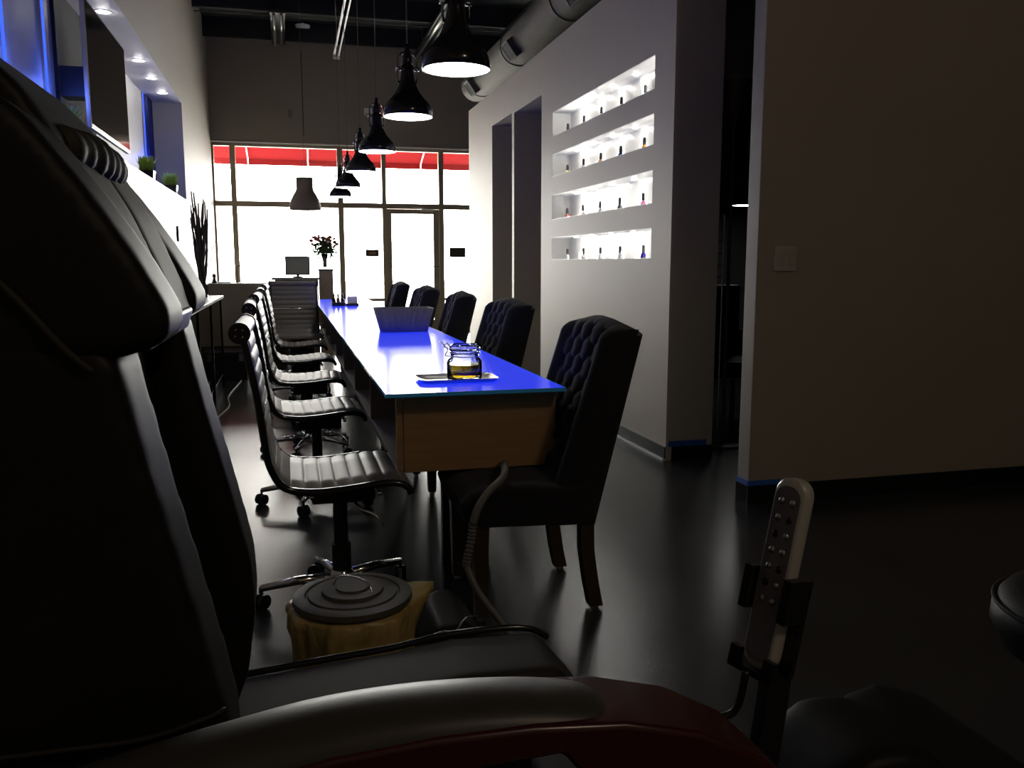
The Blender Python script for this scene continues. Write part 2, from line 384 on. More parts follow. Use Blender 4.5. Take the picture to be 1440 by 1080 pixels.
# outside
bm = new(); box(bm, -25, 30, 15.2, 60, -.12, -.02); struct('ground', bm, 'concrete_out')
r = thing('shop_awning', 'red cloth shop awning outside above the windows', 'awning', (1, 15.25, 3.0))
bm = new()
A = [(-3.0, 15.22, 3.45), (5.5, 15.22, 3.45), (5.5, 16.35, 3.08), (-3.0, 16.35, 3.08)]
vs = [bm.verts.new(p) for p in A] + [bm.verts.new((p[0], p[1], p[2]-.012)) for p in A]
for f in ((0,1,2,3),(7,6,5,4),(0,4,5,1),(1,5,6,2),(2,6,7,3),(3,7,4,0)): bm.faces.new([vs[i] for i in f])
box(bm, -3.0, 5.5, 16.35, 16.362, 2.965, 3.092)
obj('canopy', bm, 'awning', r)
for x in (-1.9, -.62, .42, 1.45, 2.48, 3.5, 4.6):
    bm = new(); cyl(bm, (x, 15.25, 3.40), (x+.02, 16.33, 3.055), .012); cyl(bm, (x+.02, 16.33, 3.06), (x+.02, 16.33, 2.965), .012); obj('rib', bm, 'white', r)

# ------------------------------------------------------------------ ceiling services
r = thing('air_duct', 'long round spiral air duct running above the display wall', 'duct', (2.66, 8, 3.68))
bm = new(); tube(bm, [(2.66, 3.93, 3.68), (2.66, 12.2, 3.68)], .205, 32); soft(obj('duct_pipe', bm, 'galv', r))
for y in (4.2, 6.1, 8.0, 9.9, 11.8):
    bm = new(); tube(bm, [(2.66, y, 3.68), (2.66, y+.05, 3.68)], .214, 32); soft(obj('joint_band', bm, 'galv', r))
for y in (7.4, 9.5, 11.6):
    GM = Matrix.Translation((2.66-.205*math.cos(.62), y, 3.68-.205*math.sin(.62))) @ Matrix.Rotation(-.62, 4, 'Y')
    def gbox(bm, *a):
        for q in box(bm, *a): q.co = GM @ q.co
    g = new(); gbox(g, -.05, .02, -.13, .13, -.10, .10); gg = obj('air_grille', g, 'galv', r, bevel=.004)
    g = new(); gbox(g, -.056, -.0505, -.115, .115, -.085, .085); obj('mesh_screen', g, 'velvet', gg)
    g = new(); gbox(g, -.060, -.0505, -.13, .13, .086, .10); gbox(g, -.060, -.0505, -.13, .13, -.10, -.086); gbox(g, -.060, -.0505, -.13, -.116, -.086, .086); gbox(g, -.060, -.0505, .116, .13, -.086, .086); obj('rim', g, 'galv', gg)
bm = new(); box(bm, 2.95, 3.6, 5.5, 11.5, 3.5, 4.1); box(bm, 3.1, 3.3, 7, 12.5, 4.15, 4.5)
tag(obj('bulkhead_box', bm, 'steel_dark', bevel=.01), 'black sheet metal service box behind the round duct', 'duct')
r = thing('strip_light', 'thin twin-rail strip lamp hanging in the aisle under the dark ceiling', 'light', (.84, 12.4, 4.3))
bm = new(); tube(bm, [(.80, 10.2, 4.42), (.80, 13.6, 4.30)], .016, 8); obj('rail', bm, 'caulk', r)
bm = new(); tube(bm, [(.86, 10.2, 4.40), (.86, 13.5, 4.28)], .012, 8); obj('rail', bm, 'caulk', r)
bm = new(); cyl(bm, (.83, 10.6, 4.40), (.83, 10.6, 4.94), .004, 6); obj('hanger', bm, 'steel', r)
bm = new(); cyl(bm, (.83, 13.3, 4.30), (.83, 13.3, 4.94), .004, 6); obj('hanger', bm, 'steel', r)
bm = new(); box(bm, .78, .88, 13.5, 13.56, 4.24, 4.32); obj('end_bracket', bm, 'steel', r)
for x, y0, y1, lab in ((0.0, 12.6, 14.3, 'unlit tube lamp on the ceiling close to the pale side wall'), (2.24, 11.4, 14.5, 'unlit tube lamp on the ceiling next to the round duct')):
    r = thing('tube_lamp', lab, 'light', (x, (y0+y1)/2, 4.6), 'unlit tube lamps on the ceiling')
    for dx in (-.05, .05):
        bm = new(); cyl(bm, (x+dx, y0, 4.56), (x+dx, y1, 4.56), .022, 10); obj('tube', bm, 'steel', r, smooth=True)
    bm = new(); box(bm, x-.1, x+.1, y0-.02, y1+.02, 4.585, 4.62); obj('housing', bm, 'steel_dark', r)
    for y in (y0+.25, y1-.25):
        bm = new(); cyl(bm, (x, y, 4.62), (x, y, ZC), .006, 6); obj('hanger', bm, 'steel', r)
bm = new(); cyl(bm, (-1.1, 12.9, 4.62), (5.9, 12.9, 4.62), .008, 8); tag(obj('ceiling_conduit', bm, 'galv'), 'thin metal conduit crossing under the black ceiling', 'pipe')
bm = new(); lathe(bm, [(0, 0), (.10, .005), (.115, .03), (.115, .05)], .375, 14.4, 4.86, 24); cyl(bm, (.375,14.4,4.9), (.375,14.4,4.95), .02); tag(soft(obj('smoke_detector', bm, 'white')), 'round white smoke detector up on the dark ceiling', 'smoke detector')
r = thing('emergency_light', 'boxy wall-mounted emergency lamp high on the taupe wall', 'light', (1.42, 14.99, 3.7))
bm = new(); box(bm, 1.35, 1.50, 14.92, 14.999, 3.69, 3.79); obj('housing', bm, 'caulk', r, bevel=.01)
bm = new(); cyl(bm, (1.39, 14.91, 3.68), (1.39, 14.88, 3.68), .03); cyl(bm, (1.46, 14.91, 3.68), (1.46, 14.88, 3.68), .03); obj('lamp_head', bm, 'steel', r)
r = thing('alarm_strobe', 'red fire alarm strobe on the wall above the entrance', 'alarm', (1.66, 14.99, 3.68))
bm = new(); box(bm, 1.60, 1.735, 14.94, 14.999, 3.66, 3.85); obj('housing', bm, 'red_plastic', r, bevel=.012)
bm = new(); box(bm, 1.64, 1.70, 14.925, 14.94, 3.70, 3.80); obj('strobe_lens', bm, 'caulk', r, bevel=.008)
bm = new(); box(bm, .11, .18, 14.985, 14.999, 3.60, 3.72); tag(obj('junction_plate', bm, 'taupe_lam', bevel=.004), 'small blank cover plate high on the taupe wall', 'cover plate')

# pendants over the table
def make_pendant():
    r = thing('pendant_lamp', None, 'pendant lamp', (0,0,0), 'black bell pendant lamps over the nail table')
    bm = new(); prof = [(.130,0),(.131,.022),(.127,.045),(.113,.068),(.090,.092),(.066,.122),(.050,.155),(.040,.19),(.034,.225),(.033,.26),(.0,.262)]
    inn = [(.126,.001),(.122,.04),(.105,.066),(.08,.09),(.055,.12),(.0,.14)]
    lathe(bm, [inn[-1]]+inn[-2::-1]+prof, n=40, cap=False); obj('lamp_shade', bm, 'black_gloss', r, smooth=True)
    bm = new(); lathe(bm, [(0,.002),(.125,.002),(.1245,.006),(0,.008)], n=40, cap=False); obj('diffuser', bm, 'lamp', r)
    bm = new(); tube(bm, [(-.045,0,.17),(-.052,0,.20),(-.048,0,.30),(-.03,0,.325),(.03,0,.325),(.048,0,.30),(.052,0,.20),(.045,0,.17)], .005, 8); obj('yoke', bm, 'dark_chrome', r, smooth=True)
    for s in (-1, 1):
        bm = new(); cyl(bm, (s*.036,0,.245), (s*.062,0,.245), .010, 12); obj('knob', bm, 'chrome', r, smooth=True)
    bm = new(); lathe(bm, [(0,.262),(.026,.262),(.030,.28),(.028,.30),(.012,.345),(.012,.37),(0,.37)], n=20, cap=False); obj('socket_cap', bm, 'black_gloss', r, smooth=True)
    bm = new(); cyl(bm, (0,0,.37), (0,0,2.93), .0035, 6); obj('cable', bm, 'cable', r)
    bm = new(); lathe(bm, [(0,2.925),(.05,2.925),(.05,2.95),(0,2.95)], n=20, cap=False); obj('ceiling_rose', bm, 'black_gloss', r)
    return r
pend = [(3.32,1.945),(4.66,1.985),(6.26,2.0),(7.65,2.0),(9.25,2.0),(10.55,2.0)]
pl = ['closest to us, hanging over the near table end', 'second along the row, over the glass jar', 'third along the row, hanging before the red alarm', 'fourth along the row, against the red awning', 'fifth along the row, against the bright glass', 'last of the row, farthest down the table']
p0 = make_pendant()
for i, (y, z) in enumerate(pend):
    lab = 'black bell pendant lamp ' + pl[i]
    if i == 0: p0.location = (.65, y, z); p0['label'] = lab
    else: copy_tree(p0, (.65, y, z), lab)
r = thing('dome_pendant', 'matt grey dome pendant with a tall collar over the reception desk', 'pendant lamp', (.275, 12.2, 1.94))
bm = new(); prof = [(.215,0),(.21,.05),(.19,.13),(.155,.20),(.122,.25),(.112,.29),(.112,.43),(.0,.432)]
lathe(bm, [(0,.40),(.105,.40),(.105,.29),(.148,.20),(.183,.13),(.203,.05),(.209,.001)]+prof, .275, 12.2, 1.94, 40, cap=False); obj('lamp_shade', bm, 'taupe_lam', r, smooth=True)
bm = new(); cyl(bm, (.275,12.2,2.37), (.275,12.2,4.95), .0025, 6); obj('cable', bm, 'cable', r)

# ------------------------------------------------------------------ the nail table
r = thing('nail_table', 'long manicure table with blue lit glass top and wooden box body', 'table', (.66, 7.1, 0))
bm = new(); box(bm, .322, .99, 3.0, 11.26, .748, .760); gt = obj('glass_top', bm, 'lit_glass', r)
gt.data.materials.append(M['glass_edge'])
for p in gt.data.polygons: p.material_index = 0 if p.normal.z > .5 else 1
bm = new(); box(bm, .320, .992, 2.996, 2.9995, .747, .7605); box(bm, .9905, .994, 3.0, 11.26, .747, .7605); obj('glass_edge', bm, 'glass_edge', gt)
bm = new(); box(bm, .37, 1.0-.045, 3.10, 11.15, .722, .745); obj('light_box', bm, 'white', r)
bm = new(); box(bm, .397, .985, 3.098, 3.125, .446, .746); obj('end_panel', bm, 'wood', r, bevel=.002, seg=2)
bm = new(); box(bm, .37, .394, 3.098, 3.125, .446, .746); obj('end_stile', bm, 'wood', r, bevel=.002, seg=2)
bm = new(); box(bm, .37, .985, 11.125, 11.15, .446, .722); obj('end_panel', bm, 'wood', r)
bm = new(); box(bm, .37, .985, 3.125, 11.125, .446, .466); obj('bottom_board', bm, 'taupe_lam', r)
bm = new(); box(bm, .66, .68, 3.125, 11.125, .466, .722); obj('back_board', bm, 'steel_dark', r)
for y in [4.15+1.0*i for i in range(7)]:
    bm = new(); box(bm, .372, .66, y, y+.02, .466, .722); obj('divider', bm, 'taupe_lam', r)
for y in (3.45, 5.9, 8.4, 10.7):
    bm = new(); box(bm, .60, .80, y, y+.05, .0, .446); obj('pedestal', bm, 'black_base', r, bevel=.004)
# tray, jar, basket, caddies
bm = new()
def rrect(cx, cy, hx, hy, rr, z, n=6):
    out = []
    for k, (sx, sy) in enumerate(((1,1),(-1,1),(-1,-1),(1,-1))):
        for i in range(n+1):
            a = PI/2*(k+i/n); out.append((cx+sx*(hx-rr)+rr*math.cos(a), cy+sy*(hy-rr)+rr*math.sin(a), z))
    return out
def loft(bm, loops, cap0=True, cap1=True):
    R = [[bm.verts.new(p) for p in L] for L in loops]
    for a, b in zip(R, R[1:]):
        for i in range(len(a)): bm.faces.new((a[i], a[(i+1) % len(a)], b[(i+1) % len(a)], b[i]))
    if cap0: bm.faces.new(R[0][::-1])
    if cap1: bm.faces.new(R[-1])
tx, ty = .638, 3.31
loft(bm, [rrect(tx,ty,.142,.088,.03,.7605), rrect(tx,ty,.158,.100,.035,.7735), rrect(tx,ty,.155,.097,.033,.7745), rrect(tx,ty,.138,.084,.03,.7655)])
tag(soft(obj('serving_tray', bm, 'steel')), 'shallow metal tray with rounded corners on the glass table top', 'tray')
r = thing('glass_jar', 'clip-top glass jar half full of amber oil on the metal tray', 'jar', (.668, 3.30, .7665))
jx, jy, jz = .668, 3.30, .767
bm = new(); lathe(bm, [(0,0),(.066,0),(.070,.006),(.070,.066),(.064,.078),(.055,.084),(.055,.100),(.060,.102),(.060,.108),(.051,.108),(.051,.080),(.060,.072),(.066,.064),(.066,.008),(0,.005)], jx, jy, jz, 40, False); obj('jar_body', bm, 'jar_glass', r, smooth=True)
bm = new(); lathe(bm, [(0,.006),(.065,.009),(.0655,.058),(0,.058)], jx, jy, jz, 40, False); soft(obj('oil', bm, 'oil', r))
bm = new(); lathe(bm, [(0,.113),(.058,.112),(.061,.118),(.059,.128),(.047,.137),(.044,.132),(0,.130)], jx, jy, jz, 40, False); ld = obj('jar_lid', bm, 'jar_glass', r, smooth=True)
bm = new(); tube(bm, [(jx+.0575*math.cos(a), jy+.0575*math.sin(a), jz+.090) for a in [2*PI*i/32 for i in range(32)]], .0022, 8, True)
tube(bm, [(jx+.0625*math.cos(a), jy+.0625*math.sin(a), jz+.121) for a in [2*PI*i/32 for i in range(32)]], .0022, 8, True)
tube(bm, [(jx+.0625*math.cos(a), jy+.0625*math.sin(a), jz+.104) for a in [2*PI*i/32 for i in range(32)]], .0018, 8, True)
tube(bm, spline([(jx-.058,jy-.01,jz+.090),(jx-.078,jy-.012,jz+.095),(jx-.070,jy-.012,jz+.118),(jx-.098,jy-.014,jz+.150)]), .0022, 8)
tube(bm, spline([(jx-.062,jy+.01,jz+.121),(jx-.082,jy,jz+.128),(jx-.070,jy,jz+.140),(jx-.055,jy,jz+.128)]), .0022, 8)
obj('wire_clip', bm, 'chrome', r, smooth=True)
# pleated basket
bm = new()
def pleat(hx, hy, z, amp):
    L = []
    base = rrect(.757, 5.82, hx, hy, .02, z, 3)
    P = base + [base[0]]; N = 160; seg = []
    tot = sum((Vector(P[i+1])-Vector(P[i])).length for i in range(len(P)-1)); i = 0; acc = 0
    for k in range(N):
        s = tot*k/N
        while acc + (Vector(P[i+1])-Vector(P[i])).length < s: acc += (Vector(P[i+1])-Vector(P[i])).length; i += 1
        d = Vector(P[i+1])-Vector(P[i]); q = Vector(P[i]) + d*((s-acc)/max(d.length, 1e-9))
        nrm = Vector((d.y, -d.x, 0)).normalized(); q += nrm*amp*math.sin(k*2*PI/5); L.append(tuple(q))
    return L
loft(bm, [pleat(.155,.095,.7605,.0), pleat(.162,.100,.80,.003), pleat(.194,.125,.92,.003), pleat(.187,.118,.92,.003), pleat(.155,.093,.80,.003), pleat(.148,.088,.766,0)])
tag(obj('pleated_basket', bm, 'fabric_grey', smooth=True), 'open grey basket with pleated flared sides on the table', 'basket')
r = thing('polish_caddy', 'dark caddy of small bottles at the far end of the table', 'caddy', (.53, 9.55, .7605))
bm = new(); box(bm, .46, .60, 9.42, 9.66, .7605, .80); obj('tray', bm, 'black_plastic', r, bevel=.003)
bm = new(); tube(bm, [(.465,9.54,.80),(.465,9.54,.90),(.595,9.54,.90),(.595,9.54,.80)], .004, 6); obj('handle', bm, 'black_plastic', r)
for i in range(6):
    x, y = .485+.045*(i % 3), 9.47+.11*(i//3)
    bm = new(); lathe(bm, [(0,.0),(.015,0),(.016,.035),(.007,.045),(.007,.06),(.009,.062),(.008,.09),(0,.09)], x, y, .8001, 12, False); obj('bottle', bm, ['oil','orange_trim','dark_wood'][i % 3], r, smooth=True)
r = thing('display_tray', 'low dark tray with white cards beside the bottle caddy', 'tray', (.68, 9.55, .7605))
bm = new(); box(bm, .61, .745, 9.43, 9.66, .7605, .785); obj('tray_body', bm, 'dark_wood', r, bevel=.003)
bm = new(); box(bm, .625, .735, 9.50, 9.512, .785, .86, Matrix.Rotation(-.2, 3, 'X')); obj('card', bm, 'paper', r)

# ------------------------------------------------------------------ ribbed swivel chairs
def ribbed_chair():
    r = thing('swivel_chair', None, 'chair', (0,0,0), 'ribbed swivel chairs along the aisle side of the table')
    pts = spline([(.225,0,.452),(.205,0,.482),(.14,0,.493),(.0,0,.480),(-.11,0,.478),(-.190,0,.50),(-.230,0,.57),(-.245,0,.66),(-.262,0,.80),(-.285,0,.93),(-.300,0,1.0)], 14)
    # resample by length
    L = [0]
    for a, b in zip(pts, pts[1:]): L.append(L[-1]+(b-a).length)
    tot = L[-1]; N = 220; S = []; i = 0
    for k in range(N+1):
        s = tot*k/N
        while i < len(L)-2 and L[i+1] < s: i += 1
        f = (s-L[i])/max(L[i+1]-L[i], 1e-9); S.append((s, pts[i].lerp(pts[i+1], min(f, 1))))
    split = next(k for k, (s, p) in enumerate(S) if p.z > .55 and s > .5)
    def sling(k0, k1, w):
        bm = new(); rows_ = []
        for k in range(k0, k1+1):
            p = S[k][1]; t = (S[min(k+1,N)][1]-S[max(k-1,0)][1]).normalized(); n = Vector((-t.z, 0, t.x))
            if n.z < 0 and t.x < -.3: n = -n
            n = Vector((t.z, 0, -t.x)) if Vector((t.z,0,-t.x)).dot(Vector((.4,0,1)))>0 else -Vector((t.z,0,-t.x))
            b = .006+.007*abs(math.sin(PI*S[k][0]/.052))**.4
            rows_.append((p+n*b, p-n*(.004+.3*(b-.005)), p))
        ys = [-w, -w+.012, -w*.5, 0, w*.5, w-.012, w]
        top = [[bm.verts.new((q[0].x if abs(y)<w else q[2].x, y, q[0].z if abs(y)<w else q[2].z)) for y in ys] for q in rows_]
        bot = [[bm.verts.new((q[1].x, y, q[1].z)) for y in ys] for q in rows_]
        for g in (top, bot):
            for a, b in zip(g, g[1:]):
                for j in range(len(ys)-1): bm.faces.new((a[j], a[j+1], b[j+1], b[j]))
        for j in (0, len(ys)-1):
            for a, b, c, d in zip(top, top[1:], bot, bot[1:]): bm.faces.new((a[j], b[j], d[j], c[j]))
        for e in (0, -1):
            for j in range(len(ys)-1): bm.faces.new((top[e][j], top[e][j+1], bot[e][j+1], bot[e][j]))
        return bm
    obj('seat', sling(0, split, .232), 'chair_leather', r, smooth=True)
    obj('backrest', sling(split, N, .232), 'chair_leather', r, smooth=True)
    bm = new(); cyl(bm, (-.305,-.235,1.003), (-.305,.235,1.003), .030, 20); soft(obj('top_roll', bm, 'chair_leather', r))
    for s in (-1, 1):
        bm = new(); tube(bm, [(S[k][1].x, s*.240, S[k][1].z) for k in range(0, N+1, 5)], .012, 10); obj('side_rail', bm, 'black_gloss', r, smooth=True)
        bm = new(); cyl(bm, (-.305, s*.236, 1.003), (-.305, s*.252, 1.003), .034, 20); e = obj('end_cap', bm, 'black_plastic', r, smooth=False)
        bm = new()
        for a in range(4): sphere(bm, (-.305+.015*math.cos(a*PI/2+.7), s*.253, 1.003+.015*math.sin(a*PI/2+.7)), .004, 8)
        obj('screw', bm, 'chrome', e)
    for x in (-.10, .12):
        bm = new(); cyl(bm, (x,-.238,.458), (x,.238,.458), .009, 10); obj('cross_bar', bm, 'chrome', r, smooth=True)
    bm = new(); cyl(bm, (-.248,-.238,.74), (-.248,.238,.74), .008, 10); obj('cross_bar', bm, 'chrome', r, smooth=True)
    bm = new(); box(bm, -.10, .12, -.07, .07, .385, .452); obj('tilt_box', bm, 'black_plastic', r, bevel=.01)
    bm = new(); tube(bm, spline([(.04,-.07,.40),(.06,-.20,.40),(.10,-.235,.385),(.13,-.24,.35)]), .005, 8); obj('lever', bm, 'chrome', r, smooth=True)
    bm = new(); cyl(bm, (0,0,.17), (0,0,.38), .026, 16); cyl(bm, (0,0,.07), (0,0,.22), .034, 16); soft(obj('gas_column', bm, 'black_plastic', r))
    bm = new(); lathe(bm, [(.03,.065),(.05,.075),(.05,.105),(.036,.125),(.0,.125)], 0,0,0, 20, True); soft(obj('hub', bm, 'chrome', r))
    for i in range(5):
        a = 2*PI*i/5 + .62; c, s = math.cos(a), math.sin(a)
        bm = new(); tube(bm, [(.03*c,.03*s,.098),(.16*c,.16*s,.092),(.285*c,.285*s,.074)], [.019,.016,.012], 10); leg = obj('star_leg', bm, 'chrome', r, smooth=True)
        bm = new(); q = Matrix.Rotation(a+.8, 3, 'Z')
        cyl(bm, (.285*c,.285*s,.045), (.285*c,.285*s,.080), .006, 8)
        for d in (-.014, .014):
            v = q @ Vector((0, d, 0)); w = q @ Vector((0, .016, 0)); ctr = Vector((.285*c,.285*s,.027))+v
            cyl(bm, ctr-w*.5, ctr+w*.5, .027, 16)
        obj('caster', bm, 'black_plastic', leg)
    return r
ch = ribbed_chair()
spots = [(.155, 3.03, 0, 'nearest the bin, at the wooden table end'), (.12, 4.42, .03, 'second from the wooden table end'), (.11, 5.62, -.02, 'third from the wooden table end'),
         (.105, 6.80, .03, 'fourth from the wooden table end'), (.105, 8.0, -.03, 'fifth from the wooden table end')]
for i, (x, y, a, lab) in enumerate(spots):
    lab = 'grey ribbed leather swivel chair, ' + lab
    if i == 0: ch.location = (x, y, 0); ch.rotation_euler = (0,0,a); ch['label'] = lab
    else: copy_tree(ch, (x, y, 0), lab, a)
copy_tree(ch, (.08, 9.15, 0), 'ribbed swivel chair turned to show its flat back panel near reception', -1.50)

# ------------------------------------------------------------------ tufted chairs
def tufted_chair():
    r = thing('tufted_chair', None, 'chair', (0,0,0), 'black tufted chairs along the display wall side of the table')
    # local: x grows to the back, seat faces -x, y across
    bm = new(); nu, nv = 60, 66; hw = .245
    def tuft(a, b):                              # a across, b up, in metres
        px, pz = .105, .115; best = 9
        i0 = round(a/px*2); 
        for k in range(round(b/pz*2)-2, round(b/pz*2)+3):
            for i in range(i0-2, i0+3):
                if (i+k) % 2 == 0: best = min(best, math.hypot(a-i*px/2, b-k*pz/2))
        u = (a/px + b/pz) % 1; w = (a/px - b/pz) % 1
        cr = min(min(u,1-u), min(w,1-w))
        return -.030*math.exp(-(best/.020)**2) - .014*math.exp(-(cr/.09)**2)
    front, back = [], []
    for j in range(nv+1):
        v = j/nv; rf, rb = [], []
        for i in range(nu+1):
            u = -1+2*i/nu; au = abs(u)
            zf = .44+.555*v; xf = -.045+.17*v
            arch = .035*(1-u*u)*v**3
            d = 0
            if au < .80: d = tuft(u*hw, v*.56) * min(1, (.80-au)/.12) * min(1, v/.08) * min(1, (1-v)/.06+.15)
            wing = -.032*max(0, min(1, (au-.72)/.12))*(1-.25*v)
            e = max(0, (au-.9)/.1); top = max(0, (v-.93)/.07)
            rnd = .055*(1-math.sqrt(max(0, 1-e*e))) + .06*(1-math.sqrt(max(0, 1-top*top)))
            bulge = .012*(1-u*u)
            x = xf - bulge - d + wing + rnd
            rf.append(bm.verts.new((x, u*hw, zf+arch)))
            xb = .075+.165*v + .0; rb.append(bm.verts.new((xb-.03*(1-math.sqrt(max(0,1-e*e))), u*(hw-.004), .315+(.68-.022)*v+arch*.8)))
        front.append(rf); back.append(rb)
    for g in (front, back):
        for a, b in zip(g, g[1:]):
            for i in range(nu): bm.faces.new((a[i], a[i+1], b[i+1], b[i]))
    for i in (0, nu):
        for j in range(nv): bm.faces.new((front[j][i], front[j+1][i], back[j+1][i], back[j][i]))
    for j in (0, nv):
        for i in range(nu): bm.faces.new((front[j][i], front[j][i+1], back[j][i+1], back[j][i]))
    bk = soft(obj('backrest', bm, 'velvet', r), 55)
    bm = new()
    for k in range(0, 10):
        for i in range(-4, 5):
            if (i+k) % 2 == 0:
                a, b = i*.0525, k*.0575
                if abs(a) < .18 and .05 < b < .52: sphere(bm, (-.045+.17*b/.56+.018, a, .44+b), .007, 8)
    obj('button', bm, 'velvet', bk)['kind'] = 'stuff'
    bm = new(); hx0, hx1 = -.50, .10
    prism(bm, [(-.38,.335),(.075,.315),(.075,.485),(-.05,.465),(-.16,.479),(-.29,.479),(-.37,.463),(-.41,.42)], -.25, .25)
    obj('seat', bm, 'velvet', r, remesh=.014, relax=6)
    for s in (-1, 1):
        bm = new(); y = s*.205
        loft(bm, [[(.065-.0+a*.025+dx, y+b*.025, z) for a, b in ((-1,-1),(1,-1),(1,1),(-1,1))] for z, dx in ((.34,-.02),(.22,-.018),(.10,.0),(.012,.018))]); 
        obj('leg', bm, 'dark_wood', r, bevel=.004)
        bm = new(); loft(bm, [[(-.335+a*w, y+b*w, z) for a, b in ((-1,-1),(1,-1),(1,1),(-1,1))] for z, w in ((.345,.028),(.012,.020))])
        obj('leg', bm, 'dark_wood', r, bevel=.004)
        for x in (.083, -.335):
            bm = new(); lathe(bm, [(.012,.012),(.014,.006),(.014,0)], x, y, 0, 12); obj('foot_glide', bm, 'steel', r)
    return r
tc = tufted_chair()
tl = ['at the near table end, its whole back in view', 'second from the near table end', 'third from the near table end', 'fourth, half hidden by the grey basket', 'fifth, catching sun at the far table end']
for i, (x, y, a) in enumerate([(.94, 2.95, .0), (1.03, 4.62, .06), (1.02, 5.95, -.05), (1.02, 7.5, .05), (1.02, 9.3, .0)]):
    lab = 'black tufted upholstered chair ' + tl[i]
    if i == 0: tc.location = (x, y, 0); tc.rotation_euler = (0,0,a); tc['label'] = lab
    else: copy_tree(tc, (x, y, 0), lab, a)

# ------------------------------------------------------------------ lit slots: led bars and polish bottles
slot_names = ['top', 'second', 'third', 'bottom']
by = [7.05, 6.64, 6.25, 5.85, 5.43]
cols = [[(.01,.01,.01),(.02,.03,.30),(.80,.80,.78),(.75,.35,.36),(.02,.02,.02)],
        [(.80,.75,.25),(.75,.72,.70),(.70,.22,.10),(.02,.05,.45),(.85,.30,.03)],
        [(.85,.30,.22),(.85,.84,.82),(.86,.85,.83),(.10,.10,.10),(.80,.25,.50)],
        [(.80,.80,.80),(.84,.82,.80),(.85,.84,.82),(.80,.82,.84),(.04,.02,.30)]]
cname = [['black','navy','white','pink','smoky black'],['yellow','cream','rust','royal blue','orange'],['coral','milky','pearl white','charcoal','hot pink'],['frosty','ivory','milk white','icy','indigo']]
opos = ['by the far end of its slot', 'second from the far end of its slot', 'in the middle of its slot', 'second from the close end of its slot', 'by the close end of its slot']
def bottle(name_label, x, y, z, m):
    r = thing('nail_polish_bottle', name_label, 'bottle', (x,y,z), 'nail polish bottles in the lit wall slots')
    bm = new(); lathe(bm, [(0,.0),(.017,.0),(.019,.004),(.019,.026),(.012,.036),(.009,.040),(0,.040)], x, y, z, 16, False); obj('bottle_body', bm, m, r, smooth=True)
    bm = new(); lathe(bm, [(0,.040),(.0115,.040),(.0105,.075),(.008,.088),(0,.088)], x, y, z, 16, False); soft(obj('cap', bm, 'black_plastic', r))
for k, (a, b) in enumerate(rows):
    r = thing('led_light_bar', 'row of small led spotlights lighting the %s wall slot' % slot_names[k], 'light', (XR+.08, 6.15, b-.004), 'led spotlight rows in the wall slots')
    for y in (6.85, 6.45, 6.05, 5.63, 5.22):
        bm = new(); lathe(bm, [(0,-.006),(.016,-.006),(.016,0),(0,0)], XR+.10, y, b-.004, 16, False); obj('lens', bm, 'puck', r)
        sl = bpy.data.lights.new('slot_spot', 'SPOT'); sl.energy = 48; sl.color = (1, .98, .93); sl.spot_size = 1.35; sl.spot_blend = .35; sl.shadow_soft_size = .012
        so = bpy.data.objects.new('slot_spot', sl); C.objects.link(so); so.location = (XR+.10, y, b-.014)
    bm = new(); box(bm, XR+.085, XR+.115, 5.12, 7.19, b-.0038, b-.0031); obj('backing', bm, 'white', r)
    for i, y in enumerate(by):
        if k == 3 and i < 5: y -= .02
        mm = mat('lacquer %d %d' % (k, i), cols[k][i], .15, coat=.5, noise=(20, .05))
        bottle('%s nail polish bottle, %s wall slot, %s' % (cname[k][i], slot_names[k], opos[i]), XR+.085, y, a+.0031, mm)

# ------------------------------------------------------------------ left recess: tv, pots, lights
ZN = 1.95
r = thing('television', 'slim wide television hung in the blue lit recess', 'television', (-1.17, 6.72, 2.07))
tvr = Matrix.Rotation(0, 3, 'Z')
bm = new(); box(bm, -1.185, -1.155, 6.04, 7.40, 2.065, 2.855); obj('bezel', bm, 'steel', r, bevel=.004)
bm = new(); box(bm, -1.1555, -1.152, 6.055, 7.385, 2.09, 2.84); obj('screen', bm, 'screen', r)
bm = new(); box(bm, -1.215, -1.185, 6.3, 7.1, 2.2, 2.7); obj('rear_housing', bm, 'black_plastic', r, bevel=.015)
bm = new(); box(bm, -1.4449, -1.215, 6.62, 6.80, 2.35, 2.55); obj('wall_mount', bm, 'steel_dark', r)
bm = new(); box(bm, -1.469, -1.445, 6.58, 7.70, ZN+.001, 3.065); tag(obj('back_panel', bm, 'velvet'), 'glossy black panel on the recess wall behind the television', 'panel')
bm = new(); pts = []
n = 40
for i in range(n+1): pts.append((-1.44+.012*math.sin(i*PI/2.5), 10.45+.45*i/n))
P = pts + [(-1.468, 10.90), (-1.468, 10.45)]
a = [bm.verts.new((x, y, ZN+.001)) for x, y in P]; b = [bm.verts.new((x, y, 3.064)) for x, y in P]
bm.faces.new(a); bm.faces.new(b[::-1])
for i in range(len(a)): bm.faces.new((a[i], a[(i+1) % len(a)], b[(i+1) % len(a)], b[i]))
tag(soft(obj('navy_drape', bm, 'navy'), 60), 'narrow navy blue drape at the far end of the recess', 'curtain')
